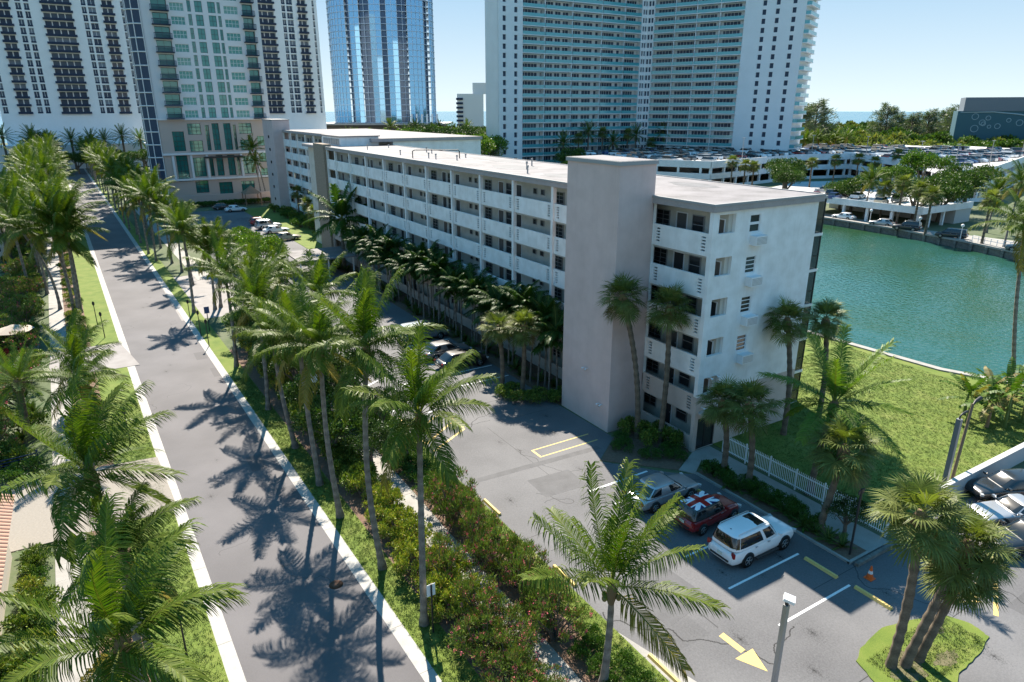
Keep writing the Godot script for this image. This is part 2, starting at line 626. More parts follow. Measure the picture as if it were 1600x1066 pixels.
func shrub(key: String, called: String, at: Vector3, scale: Vector3, label: String, group: String, kind := "shrub") -> Node3D:
	var m := shrub_mesh(key)
	rng.seed = hash(at)
	var o := thing(called, label, kind, at, rf(0, TAU), group)
	var xf := Transform3D(Basis().scaled(scale), Vector3.ZERO)
	part(o, "foliage", m[0], xf)
	if m[1]: part(o, "stem", m[1], xf)
	if m[2]: part(o, "flower", m[2], xf).set_meta("kind", "stuff")
	return o

# broadleaf tree: trunk with limbs and a crown of leaf clumps
func tree_mesh(key: String, n: int, rx: float, ry: float, y0: float, r0: float, r1: float, per: int, l: float, w: float, cols: Array, tr: float) -> Array:
	if meshes.has(key): return meshes[key]
	rng.seed = hash(key)
	var bs := balls(n, rx, ry, rx, r0, r1, y0)
	var mb := MB.new(false, true)
	cloud(mb, bs, per, l, w, cols, 0.2, 0.5)
	var st := MB.new(true)
	var fork := y0 * 0.55
	st.tube([Vector3(0, -0.05, 0), Vector3(0.05, fork * 0.5, 0.03), Vector3(0, fork, 0)], [tr * 1.4, tr, tr * 0.9], 9, false)
	for k in bs.size():
		if k % 2: continue
		var c: Vector3 = bs[k][0]
		var m := Vector3(c.x * 0.45 + rf(-0.2, 0.2), lerpf(fork, c.y, 0.45), c.z * 0.45 + rf(-0.2, 0.2))
		st.tube([Vector3(0, fork * 0.92, 0), m, c], [tr * 0.6, tr * 0.38, tr * 0.1], 6, false)
	meshes[key] = [mb.mesh(mats.leaf), st.mesh(mats.bark)]
	return meshes[key]

func tree(m: Array, called: String, at: Vector3, turn: float, scale: float, label: String, group: String, sy := 1.0) -> Node3D:
	var o := thing(called, label, "tree", at, turn, group)
	var xf := Transform3D(Basis().scaled(Vector3(scale, scale * sy, scale)), Vector3.ZERO)
	part(o, "trunk", m[1], xf)
	part(o, "crown", m[0], xf)
	return o


func nth(k: int) -> String:
	var w := ["first", "second", "third", "fourth", "fifth", "sixth", "seventh", "eighth", "ninth", "tenth", "eleventh", "twelfth"]
	if k < 12: return w[k]
	var m := k + 1
	return "%d%s" % [m, "st" if m % 10 == 1 else ("nd" if m % 10 == 2 else ("rd" if m % 10 == 3 else "th"))]

# ---------------------------------------------------------------- vehicles

# kind: [length, width, height, belt, hood height, cabin rear x, cabin front x at belt, roof rear x, roof front x, wheel radius, axle rear, axle front]
const CARS := {
	"suv": [4.88, 1.89, 1.84, 1.12, 1.10, -2.36, 1.02, -2.12, 0.42, 0.385, -1.36, 1.43],
	"hatch": [4.05, 1.74, 1.52, 0.98, 0.95, -1.92, 0.72, -1.66, 0.30, 0.32, -1.25, 1.32],
	"sedan": [4.75, 1.83, 1.45, 0.94, 0.92, -1.98, 1.0, -1.28, 0.25, 0.33, -1.38, 1.42],
	"coupe": [4.55, 1.82, 1.27, 0.86, 0.82, -1.45, 0.72, -0.72, 0.02, 0.33, -1.25, 1.35],
	"van": [5.0, 1.98, 1.75, 1.05, 1.0, -2.4, 1.55, -2.2, 0.72, 0.34, -1.5, 1.5],
}

func sgp(x: float, e: float) -> float:
	return signf(x) * pow(absf(x), e)

# shape of the cabin: height fraction v, angle a around (0 = front)
func cabin_pt(p: Array, v: float, a: float, grow := 0.0) -> Vector3:
	var r := lerpf(p[5], p[7], v)
	var f := lerpf(p[6], p[8], v)
	var hw: float = p[1] * 0.5 * lerpf(0.955, 0.74, v)
	var bulge := 0.03 * sin(PI * v)
	var cx := (r + f) * 0.5
	var hl := (f - r) * 0.5 + bulge + grow
	var y := lerpf(p[3] - 0.02, p[2], v)
	return Vector3(cx + sgp(cos(a), 0.36) * hl, y - 0.03 * (1.0 - absf(sgp(sin(a), 0.36))) * 0.0, sgp(sin(a), 0.36) * (hw + bulge * 0.7 + grow))

func patch(p: Array, v0: float, v1: float, a0: float, a1: float, m: Material) -> Mesh:
	var g := []
	for r in 4:
		var row := []
		for q in 9:
			row.append(cabin_pt(p, lerpf(v0, v1, r / 3.0), lerpf(a0, a1, q / 8.0), 0.008))
		g.append(row)
	var mb := MB.new(true)
	mb.grid(g)
	return mb.mesh(m)

func car_body(p: Array, kind: String) -> MB:
	var mb := MB.new(true)
	var L: float = p[0]
	var hw: float = p[1] * 0.5
	var g := []
	var tail: float = p[3] if kind in ["suv", "hatch", "van"] else p[3] - 0.03
	# stations: x, bottom, top, half width
	var st := [[-L / 2, 0.46, tail - 0.34, hw * 0.72], [-L / 2 + 0.03, 0.36, tail - 0.22, hw * 0.84], [-L / 2 + 0.14, 0.27, tail - 0.08, hw * 0.93], [-L / 2 + 0.42, 0.23, tail - 0.01, hw * 0.98], [p[10], 0.22, p[3], hw], [0.0, 0.21, p[3], hw], [p[8] + 0.3, 0.21, p[3] - 0.005, hw], [p[6] + 0.12, 0.22, p[4] + 0.01, hw * 0.99], [p[11] + 0.2, 0.22, p[4] - 0.06, hw * 0.975], [L / 2 - 0.3, 0.24, p[4] - 0.13, hw * 0.93], [L / 2 - 0.1, 0.27, p[4] - 0.22, hw * 0.84], [L / 2 - 0.02, 0.34, p[4] - 0.32, hw * 0.72], [L / 2, 0.42, p[4] - 0.44, hw * 0.6]]
	for s in st:
		var row := []
		for q in 20:
			var a := TAU * q / 20.0
			var zz := sgp(cos(a), 0.4)
			var yy := sgp(sin(a), 0.42)
			var tuck := 1.0 - 0.05 * maxf(0.0, yy) - 0.06 * maxf(0.0, -yy)
			row.append(Vector3(s[0], (s[1] + s[2]) * 0.5 + yy * (s[2] - s[1]) * 0.5, -zz * s[3] * tuck))
		g.append(row)
	mb.grid(g, true)
	for e in [0, g.size() - 1]:
		var c := Vector3(st[e][0], (st[e][1] + st[e][2]) * 0.5, 0)
		for q in 20:
			if e == 0: mb.tri(c, g[e][(q + 1) % 20], g[e][q])
			else: mb.tri(c, g[e][q], g[e][(q + 1) % 20])
	return mb

func car_cabin(p: Array) -> MB:
	var mb := MB.new(true)
	var g := []
	for v in [0.0, 0.2, 0.4, 0.6, 0.8, 0.93, 1.0]:
		var row := []
		for q in 32:
			var pt := cabin_pt(p, v, -TAU * q / 32.0)
			if v == 1.0: pt = Vector3(pt.x * 0.94 + (p[7] + p[8]) * 0.5 * 0.06, pt.y, pt.z * 0.92)
			row.append(pt)
		g.append(row)
	var row2 := []
	var row3 := []
	for q in 32:
		var pt: Vector3 = g[6][q]
		row2.append(Vector3(lerpf((p[7] + p[8]) * 0.5, pt.x, 0.6), pt.y + 0.035, pt.z * 0.6))
		row3.append(Vector3((p[7] + p[8]) * 0.5, pt.y + 0.05, 0))
	g.append(row2)
	g.append(row3)
	mb.grid(g, true)
	return mb

func wheel_meshes(r: float, rim_m: Material) -> Array:
	var key := "wheel%.3f" % r
	if meshes.has(key): return meshes[key]
	var t := MB.new(true)
	var pts := [Vector3(0, 0, -0.11), Vector3(0, 0, -0.10), Vector3(0, 0, 0.09), Vector3(0, 0, 0.115), Vector3(0, 0, 0.115)]
	t.tube(pts, [r * 0.6, r, r, r * 0.95, r * 0.66], 22, true)
	var rim := MB.new(true)
	rim.tube([Vector3(0, 0, 0.05), Vector3(0, 0, 0.121), Vector3(0, 0, 0.122)], [r * 0.66, r * 0.66, r * 0.58], 20, false)
	for k in 5:
		var a := TAU * k / 5.0
		rim.xbox(Transform3D(Basis(Vector3(0, 0, 1), a), Vector3(cos(a) * r * 0.33, sin(a) * r * 0.33, 0.112)), Vector3(r * 0.62, r * 0.17, 0.03))
	rim.xbox(Transform3D(Basis(), Vector3(0, 0, 0.115)), Vector3(r * 0.22, r * 0.22, 0.035))
	meshes[key] = [t.mesh(mats.rubber), rim.mesh(rim_m)]
	return meshes[key]

func car(kind: String, called: String, paint: Material, at: Vector3, turn: float, label: String, group := "", opt := {}) -> Node3D:
	var p: Array = CARS[kind]
	var o := thing(called, label, "car", at, turn, group)
	var L: float = p[0]
	var hw: float = p[1] * 0.5
	part(o, "body", car_body(p, kind).mesh(paint))
	part(o, "cabin", car_cabin(p).mesh(opt.get("roof_mat", paint)))
	var gl: Material = mats.car_glass
	part(o, "windscreen", patch(p, 0.08, 0.9, 0.72, -0.72, gl))
	part(o, "rear_window", patch(p, 0.2 if kind != "van" else 0.3, 0.88, PI + 0.7, PI - 0.7, gl))
	for s in [1.0, -1.0]:
		var cuts := [[0.95, 1.5], [1.55, 2.05], [2.1, 2.42]] if kind in ["suv", "van"] else ([[0.95, 1.55], [1.61, 2.25]] if kind != "coupe" else [[0.95, 1.9]])
		for c in cuts:
			var a0: float = c[0] * s
			var a1: float = c[1] * s
			part(o, "side_window", patch(p, 0.14, 0.84, maxf(a0, a1), minf(a0, a1), gl))
		for ax in [p[10], p[11]]:
			var w := Node3D.new()
			w.name = "wheel"
			o.add_child(w, true)
			w.position = Vector3(ax, p[9], s * (hw - 0.085))
			if s < 0: w.rotation.y = PI
			var wm := wheel_meshes(p[9], mats.rim)
			part(w, "tyre", wm[0])
			part(w, "rim", wm[1])
			var well_disc := MB.new(true)
			var hd = s * (hw - 0.03)
			well_disc.tube([Vector3(ax, p[9] + 0.02, hd), Vector3(ax, p[9] + 0.02, hd + s * 0.034)], [p[9] * 1.17, p[9] * 1.15], 22)
			part(o, "dark_wheel_well", well_disc.mesh(mats.black_trim))  # black disc on the uncut body, painted in for the shade of the wheel well
		var mb := MB.new(true)
		mb.xbox(Transform3D(Basis(), Vector3(p[6] - 0.18, p[3] + 0.1, s * (hw + 0.06))), Vector3(0.14, 0.13, 0.2))
		part(o, "mirror", mb.mesh(paint))
		var hl := MB.new(true)
		hl.xbox(Transform3D(Basis(UP, s * 0.42), Vector3(L / 2 - 0.13, p[4] - 0.3, s * hw * 0.76)), Vector3(0.16, 0.13, 0.34))
		part(o, "headlight", hl.mesh(mats.lens))
		var tl := MB.new(true)
		tl.xbox(Transform3D(Basis(UP, -s * 0.3), Vector3(-L / 2 + 0.085, p[3] - 0.18, s * hw * 0.82)), Vector3(0.1, 0.26 if kind in ["suv", "van", "hatch"] else 0.14, 0.22))
		part(o, "tail_light", tl.mesh(mats.tail_lens))
		var hn := MB.new(true)
		for hx in [p[10] + 0.55, p[10] + 1.5]:
			hn.xbox(Transform3D(Basis(), Vector3(hx, p[3] - 0.13, s * (hw - 0.012))), Vector3(0.17, 0.03, 0.03))
		part(o, "door_handle", hn.mesh(mats.rim))
		if kind == "suv":
			var rl := MB.new(true)
			rl.tube([Vector3(p[7] + 0.2, p[2] + 0.02, s * hw * 0.66), Vector3(p[7] + 0.3, p[2] + 0.08, s * hw * 0.67), Vector3(p[8] - 0.3, p[2] + 0.08, s * hw * 0.67), Vector3(p[8] - 0.15, p[2] + 0.02, s * hw * 0.66)], [0.02, 0.022, 0.022, 0.02], 6)
			part(o, "roof_rail", rl.mesh(mats.rim))
			var sd := MB.new()
			sd.xbox(Transform3D(Basis(), Vector3(0.05, 0.34, s * (hw + 0.03))), Vector3(1.7, 0.05, 0.16))
			part(o, "side_step", sd.mesh(mats.black_trim))
	var bp := MB.new(true)
	bp.xbox(Transform3D(Basis(), Vector3(-L / 2 - 0.012, 0.53, 0)), Vector3(0.05, 0.09, p[1] * 0.62))
	part(o, "bumper_trim", bp.mesh(mats.black_trim))
	var pl := MB.new(true)
	pl.xbox(Transform3D(Basis(), Vector3(-L / 2 - 0.008, 0.74 if kind != "coupe" else 0.6, 0)), Vector3(0.03, 0.15, 0.31))
	part(o, "number_plate", pl.mesh(mats.plate))
	if kind == "suv":
		var sr := MB.new(true)
		sr.xbox(Transform3D(Basis(), Vector3(-0.12, p[2] + 0.033, 0)), Vector3(0.55, 0.012, 0.98))
		part(o, "sunroof", sr.mesh(gl))
		var an := MB.new(true)
		an.tube([Vector3(-1.75, p[2] + 0.01, 0), Vector3(-1.85, p[2] + 0.09, 0)], [0.03, 0.01], 6)
		part(o, "aerial", an.mesh(mats.black_trim))
	return o

# a plain car for the far decks: paint and glass as two surfaces of one mesh
func far_car(kind: String) -> ArrayMesh:
	var key := "far_" + kind
	if meshes.has(key): return meshes[key]
	var p: Array = CARS[kind]
	var hw: float = p[1] * 0.5
	var L: float = p[0]
	var a := MB.new()
	var lo := 0.28
	var h: Array = [Vector3(-L / 2, lo, -hw), Vector3(L / 2, lo, -hw), Vector3(L / 2, lo, hw), Vector3(-L / 2, lo, hw), Vector3(-L / 2 + 0.08, p[3], -hw * 0.93), Vector3(p[6] + 0.1, p[4] + 0.02, -hw * 0.93), Vector3(p[6] + 0.1, p[4] + 0.02, hw * 0.93), Vector3(-L / 2 + 0.08, p[3], hw * 0.93)]
	a.hexa(h)
	a.hexa([Vector3(p[6], lo, -hw * 0.99), Vector3(L / 2, lo, -hw * 0.9), Vector3(L / 2, lo, hw * 0.9), Vector3(p[6], lo, hw * 0.99), Vector3(p[6], p[4], -hw * 0.92), Vector3(L / 2 - 0.15, p[4] - 0.2, -hw * 0.82), Vector3(L / 2 - 0.15, p[4] - 0.2, hw * 0.82), Vector3(p[6], p[4], hw * 0.92)])
	a.box(p[7] - 0.03, p[2] - 0.06, -hw * 0.74, p[8] + 0.03, p[2], hw * 0.74)
	var b := MB.new()
	var y0: float = p[3] - 0.01
	b.hexa([Vector3(p[5], y0, -hw * 0.9), Vector3(p[6], y0, -hw * 0.9), Vector3(p[6], y0, hw * 0.9), Vector3(p[5], y0, hw * 0.9), Vector3(p[7], p[2] - 0.062, -hw * 0.73), Vector3(p[8], p[2] - 0.062, -hw * 0.73), Vector3(p[8], p[2] - 0.062, hw * 0.73), Vector3(p[7], p[2] - 0.062, hw * 0.73)])
	for x in [p[10], p[11]]:
		b.box(x - p[9] * 0.9, 0.0, -hw * 1.005, x + p[9] * 0.9, p[9] * 1.7, -hw * 0.8)
		b.box(x - p[9] * 0.9, 0.0, hw * 0.8, x + p[9] * 0.9, p[9] * 1.7, hw * 1.005)
	var am := ArrayMesh.new()
	a.add_to(am, mats.paint_white)
	b.add_to(am, mats.car_glass)
	meshes[key] = am
	return am

func park(kind: String, paint: String, at: Vector3, turn: float, label: String, group: String):
	var o := single("parked_car", far_car(kind), label, "car", at, turn, group)
	o.set_surface_override_material(0, mats["paint_" + paint])

# ---------------------------------------------------------------- buildings

func bx(m: Material, x0: float, y0: float, z0: float, x1: float, y1: float, z1: float) -> Mesh:
	var b := MB.new()
	b.box(x0, y0, z0, x1, y1, z1)
	return b.mesh(m)

# window with frame, mullions and pane; lies in the xy plane, front towards +z, centred on x, sill at y 0
func window_meshes(key: String, w: float, h: float, cols: int, rows: int, bar: float, fm: Material, gm: Material, bw := 0.06) -> Array:
	if meshes.has(key): return meshes[key]
	var f := MB.new()
	f.wall(Vector3(-w / 2, 0, 0.05), Vector3.RIGHT, Vector3.BACK, w, h, 0.09, [Rect2(bw, bw, w - 2 * bw, h - 2 * bw)])
	for k in range(1, cols):
		var x := -w / 2 + w * k / cols
		f.box(x - bar / 2, bw, -0.02, x + bar / 2, h - bw, 0.035)
	for k in range(1, rows):
		var y := h * k / rows
		f.box(-w / 2 + bw, y - bar / 2, -0.02, w / 2 - bw, y + bar / 2, 0.045)
	var g := MB.new()
	g.box(-w / 2 + bw * 0.5, bw * 0.5, -0.015, w / 2 - bw * 0.5, h - bw * 0.5, 0.005)
	meshes[key] = [f.mesh(fm), g.mesh(gm)]
	return meshes[key]

var wr := RandomNumberGenerator.new()
func put_window(parent: Node, m: Array, xf: Transform3D, mixed := []):
	var w := part(parent, "window", m[0], xf)
	part(w, "pane", m[1], Transform3D.IDENTITY, null if mixed.is_empty() else mixed[wr.randi() % mixed.size()])

func face(x: float, y: float, z: float, dir: String) -> Transform3D:
	var a := 0.0
	if dir == "-x": a = -PI / 2
	if dir == "+x": a = PI / 2
	if dir == "-z": a = PI
	return Transform3D(Basis(UP, a), Vector3(x, y, z))

func door_meshes(key: String, m: Material) -> Array:
	if meshes.has(key): return meshes[key]
	var f := MB.new()
	f.wall(Vector3(-0.52, 0, 0.04), Vector3.RIGHT, Vector3.BACK, 1.04, 2.14, 0.08, [Rect2(0.07, 0.0, 0.9, 2.07)])
	var d := MB.new()
	d.box(-0.44, 0.01, -0.03, 0.44, 2.06, 0.0)
	for r in [[0.25, 0.9], [1.05, 1.9]]:
		d.box(-0.3, r[0], 0.0, 0.3, r[1], 0.012)
	var h := MB.new()
	h.box(0.3, 1.0, 0.0, 0.36, 1.06, 0.06)
	meshes[key] = [f.mesh(mats.frame_white), d.mesh(m), h.mesh(mats.rim)]
	return meshes[key]

func put_door(parent: Node, m: Array, xf: Transform3D):
	var f := part(parent, "door", m[1], xf)
	part(f, "door_frame", m[0])
	part(f, "handle", m[2])

const FH := 2.672

func gallery(b: Node3D, X: float, zs: Array, floors: int, y0: float, dep: float, seedv: int, beige_to := 4.0):
	# zs run from near (large z) to far; a panel, doors and windows for every bay and floor
	var glass: Material = mats.window_dark
	var wa := window_meshes("gal_jal", 1.3, 1.25, 2, 4, 0.03, mats.frame_alu, glass, 0.05)
	var wb := window_meshes("gal_small", 0.55, 0.5, 1, 1, 0.05, mats.frame_alu, glass, 0.04)
	var wc := window_meshes("gal_mid", 1.05, 1.25, 1, 2, 0.045, mats.frame_alu, glass, 0.05)
	var doors := [door_meshes("door_a", mats.door_brown), door_meshes("door_b", mats.door_grey), door_meshes("door_c", mats.door_dark)]
	var r := RandomNumberGenerator.new()
	r.seed = seedv
	for k in zs.size() - 1:
		var zn: float = zs[k] - 0.15
		var zf: float = zs[k + 1] + 0.15
		var w := zn - zf
		for fl in floors:
			var y := y0 + FH * fl
			var beige := y + 1.0 < beige_to
			if w > 1.2:
				var holes := []
				for e in [0.32, w - 0.32 - 0.34]:
					if w < 3.0 and e > 1.0: continue
					for q in 5:
						holes.append(Rect2(e, 0.28 + 0.2 * q, 0.36, 0.11))
				var m := MB.new()
				var lift := 0.0 if fl > 0 or y0 > 1.0 else 0.35
				m.wall(Vector3(X, y - 0.02, zf), Vector3.BACK, Vector3.LEFT, w, 1.41 - lift, 0.14, holes if fl > 0 or y0 > 1 else [])
				part(b, "balcony_panel", m.mesh(mats.beige if beige else mats.stucco))
			var wx := X + dep
			var ph := k % 2
			if w > 4.5:
				if ph == 0:
					put_door(b, doors[r.randi() % 3], face(wx - 0.005, y, zf + 1.0, "-x"))
					put_window(b, wc, face(wx - 0.03, y + 0.85, zf + 2.5, "-x"))
					put_door(b, doors[r.randi() % 3], face(wx - 0.005, y, zf + 4.2, "-x"))
				else:
					put_window(b, wb, face(wx - 0.03, y + 1.55, zf + 0.9, "-x"))
					put_window(b, wb, face(wx - 0.03, y + 1.55, zf + 2.1, "-x"))
					put_window(b, wa, face(wx - 0.03, y + 0.85, zf + 4.6, "-x"))
			elif w > 1.5:
				put_door(b, doors[r.randi() % 3], face(wx - 0.005, y, zf + w * 0.5, "-x"))
		# post on the near side of the bay
	for z in zs:
		part(b, "post", bx(mats.beige, X - 0.13, 0, z - 0.15, X + 0.2, beige_to - 0.005, z + 0.15))
		part(b, "post", bx(mats.stucco, X - 0.13, beige_to, z - 0.15, X + 0.2, y0 + FH * floors + 0.1, z + 0.15))

func apartment():
	var b := thing("apartment_building", "long white six storey apartment block with open gallery balconies beside the canal", "building")
	var zs := [-0.05, -5.35, -10.7, -16.95, -23.05, -29.05, -35.1, -41.3, -47.5, -53.9, -60.3, -66.8, -73.2, -77.1]
	part(b, "inner_wall", bx(mats.gallery_wall, 1.6, 0, -78, 9.95, 16.1, -0.26))
	gallery(b, 0.0, zs, 6, 0.0, 1.6, 5)
	for k in range(1, 6):
		part(b, "gallery_floor", bx(mats.concrete_wall, 0.145, FH * k - 0.17, -78, 1.595, FH * k - 0.025, -0.26))
	# end wall towards the lawn
	for band in [[0.0, 4.0, mats.beige], [4.0, 16.1, mats.stucco]]:
		var holes := []
		for k in 6:
			var y := FH * k
			var hs := [Rect2(0.5, y + 1.36, 1.45, 1.17), Rect2(3.3, y + 1.22, 0.95, 1.12)]
			if k == 0: hs = [Rect2(0.25, 0.02, 1.75, 2.3)]
			for h in hs:
				if h.position.y >= band[0] and h.end.y <= band[1]:
					holes.append(Rect2(h.position.x, h.position.y - band[0], h.size.x, h.size.y))
		var m := MB.new()
		m.wall(Vector3(0.2, band[0], 0), Vector3.RIGHT, Vector3.BACK, 9.8, band[1] - band[0], 0.25, holes.map(func(h): return Rect2(h.position.x - 0.2, h.position.y, h.size.x, h.size.y)))
		part(b, "end_wall", m.mesh(band[2]))
	var jal := window_meshes("end_jal", 0.95, 1.12, 1, 4, 0.05, mats.frame_white, mats.window_dark)
	var two := window_meshes("end_two", 0.95, 1.12, 1, 2, 0.16, mats.frame_white, mats.window_dark, 0.05)
	for k in range(1, 6):
		if k == 1: continue
		put_window(b, two if k == 5 else jal, face(3.775, FH * k + 1.22, -0.09, "+z"))
		var ac := part(b, "air_conditioner", bx(mats.frame_white, 3.45, FH * k + 0.42, 0.0, 4.55, FH * k + 1.02, 0.5))
		var gr := MB.new()
		for q in 6: gr.box(3.52, FH * k + 0.5 + q * 0.08, 0.502, 4.48, FH * k + 0.53 + q * 0.08, 0.512)
		part(ac, "grille", gr.mesh(mats.metal_grey))
	# entrance
	var dr := window_meshes("entry", 1.75, 2.3, 2, 1, 0.09, mats.black_trim, mats.window_dark, 0.09)
	put_window(b, dr, face(1.125, 0.02, -0.12, "+z"))
	part(b, "canopy", bx(mats.beige, 0.1, 2.75, 0.0, 2.3, 2.9, 0.55))
	for x in [0.45, 1.8]:
		var fl := MB.new(true)
		fl.tube([Vector3(x, 3.15, 0), Vector3(x, 3.2, 0.2), Vector3(x, 3.12, 0.38)], [0.03, 0.03, 0.11], 8)
		part(b, "flood_lamp", fl.mesh(mats.frame_white))
	for q in [Vector3(0.9, 5.2, 0), Vector3(1.5, 5.25, 0)]:
		var fl := MB.new(true)
		fl.tube([q, q + Vector3(0, 0.05, 0.18), q + Vector3(0.05, -0.05, 0.32)], [0.03, 0.03, 0.1], 8)
		part(b, "flood_lamp", fl.mesh(mats.frame_white))
	# roof
	part(b, "roof", bx(mats.fascia, -0.22, 16.1, -78.4, 10.3, 16.5, 0.2))
	part(b, "roof_membrane", bx(mats.roof, -0.1, 16.5, -78.3, 10.18, 16.54, 0.08))
	var e := MB.new()
	e.box(-0.26, 16.46, -78.44, -0.1, 16.6, 0.24)
	e.box(-0.1, 16.46, 0.08, 10.34, 16.6, 0.24)
	e.box(10.18, 16.46, -78.44, 10.34, 16.6, 0.08)
	part(b, "roof_edge", e.mesh(mats.drip))
	var pr := RandomNumberGenerator.new()
	pr.seed = 4
	for k in 12:
		var x := pr.randf_range(1, 8)
		var z := pr.randf_range(-74, -14)
		var pm := MB.new(true)
		var hh := pr.randf_range(0.35, 0.7)
		pm.tube([Vector3(x, 16.5, z), Vector3(x, 16.54 + hh, z)], [0.07, 0.07], 8)
		pm.tube([Vector3(x, 16.54 + hh * 0.8, z), Vector3(x, 16.6 + hh, z)], [0.12, 0.1], 8)
		part(b, "roof_vent", pm.mesh(mats.metal_grey))
	var gp := MB.new(true)
	gp.tube([Vector3(1.2, 16.5, -47.6), Vector3(1.2, 17.3, -47.6), Vector3(1.4, 17.45, -47.4), Vector3(5.6, 17.45, -44.5), Vector3(5.7, 17.3, -44.4), Vector3(5.7, 16.5, -44.4)], [0.06, 0.06, 0.06, 0.06, 0.06, 0.06], 8)
	part(b, "roof_pipe", gp.mesh(mats.black_trim))
	for q in [[4.2, -30.0, 2.2, 3.4], [6.5, -54.0, 2.6, 9.0], [3.2, -20.5, 1.6, 2.2], [7.4, -9.0, 1.4, 2.6], [2.6, -38.0, 1.2, 5.0], [8.0, -40.0, 1.6, 6.0]]:
		var sh := MB.new()
		var ring := PackedVector2Array()
		for a in 14:
			var rr := pr.randf_range(0.7, 1.05)
			ring.append(Vector2(q[0] + cos(TAU * a / 14) * q[2] * rr, q[1] + sin(TAU * a / 14) * q[3] * rr))
		sh.prism(ring, 16.54, 16.546)
		part(b, "roof_patch", sh.mesh(mats.roof_patch))
	# stair tower on the street side
	part(b, "stair_tower", bx(mats.tower_taupe, -3.1, 0, -10.85, -0.06, 18.75, -5.2))
	part(b, "stair_tower_cap", bx(mats.drip, -3.2, 18.6, -10.95, 0.04, 18.85, -5.1))
	part(b, "stair_tower_roof", bx(mats.roof, -3.08, 18.85, -10.83, -0.08, 18.87, -5.22))
	for q in [Vector3(-3.1, 4.1, -7.9), Vector3(-3.1, 1.9, -6.1)]:
		var fl := MB.new(true)
		for s in [-0.14, 0.14]:
			fl.tube([q + Vector3(0, 0, s), q + Vector3(-0.16, 0.03, s), q + Vector3(-0.28, -0.04, s * 1.3)], [0.03, 0.04, 0.09], 8)
		part(b, "flood_lamp", fl.mesh(mats.frame_white))
	# glazed balconies on the canal side
	for k in range(0, 7):
		var y := FH * k
		part(b, "balcony_slab", bx(mats.frame_white if k < 6 else mats.drip, 10.35, y - 0.12 if k else 0.0, -22.0, 13.3, y + 0.08, -1.6))
		if k == 6: break
		part(b, "balcony_glass", bx(mats.screen_glass, 10.35, y + 0.1, -1.69, 13.2, y + FH - 0.14, -1.66))
		part(b, "balcony_glass", bx(mats.screen_glass, 13.2, y + 0.1, -22, 13.23, y + FH - 0.14, -1.7))
		var fr := MB.new()
		for x in [10.36, 11.75, 13.15]: fr.box(x, y + 0.08, -1.72, x + 0.08, y + FH - 0.12, -1.62)
		fr.box(10.36, y + 1.05, -1.71, 13.2, y + 1.11, -1.63)
		part(b, "balcony_frame", fr.mesh(mats.black_trim))
	part(b, "balcony_back", bx(mats.gallery_wall, 9.96, 0, -78, 10.3, 16.1, -0.26))
	# pillar faced with brown stone, then the set-back wing
	part(b, "stone_pillar", bx(mats.brown_stone, -0.5, 0, -82.6, 0.7, 16.9, -77.3))
	var zs2 := [-90.0, -96.3, -102.4, -108.4, -114.3, -120.4, -126.4, -131.5]
	part(b, "inner_wall", bx(mats.gallery_wall, 8.6, 0, -131.5, 26, 17.1, -78.5))
	part(b, "inner_wall", bx(mats.gallery_wall, 0.75, 0, -90.2, 8.55, 16.1, -78.05))
	gallery(b, 7.0, zs2, 6, 0.9, 1.6, 9, 1.6)
	for k in range(1, 6):
		part(b, "gallery_floor", bx(mats.concrete_wall, 7.145, 0.9 + FH * k - 0.17, -131.5, 8.595, 0.9 + FH * k - 0.025, -90))
	part(b, "roof", bx(mats.fascia, 6.8, 17.1, -131.8, 26.4, 17.55, -76))
	part(b, "roof", bx(mats.fascia, -0.2, 16.12, -90.3, 6.78, 16.5, -78.42))
	part(b, "roof_membrane", bx(mats.roof, 6.9, 17.55, -131.7, 26.3, 17.6, -76.1))
	part(b, "roof_membrane", bx(mats.roof, -0.1, 16.5, -90.2, 6.78, 16.54, -78.45))
	part(b, "wing_wall", bx(mats.stucco, 10.4, 0, -78.4, 26.2, 17.08, -76.3))
	part(b, "penthouse", bx(mats.stucco, 2.2, 16.5, -86.5, 8.3, 17.9, -77.0))
	part(b, "penthouse_roof", bx(mats.roof, 2.0, 17.9, -86.7, 8.5, 18.05, -76.8))
	var lv := MB.new()
	for q in 7: lv.box(2.12, 16.75, -85.8 + q * 1.2, 2.2, 17.6, -84.9 + q * 1.2)
	part(b, "louvre", lv.mesh(mats.metal_grey))
	part(b, "far_stair_tower", bx(mats.tower_taupe, 4.8, 0, -141, 8.5, 19.6, -131.6))
	part(b, "far_stair_tower_cap", bx(mats.drip, 4.7, 19.6, -141.1, 8.6, 19.8, -131.5))
	var sw := window_meshes("stair_win", 0.9, 0.6, 2, 1, 0.05, mats.black_trim, mats.window_dark)
	for k in 6:
		put_window(b, sw, face(4.77, 2.0 + k * 2.75, -136, "-x"))
	for k in 5:
		put_window(b, sw, face(7.3, 2.0 + k * 2.75, -131.57, "+z"))

# ------------------------------------------------ far towers

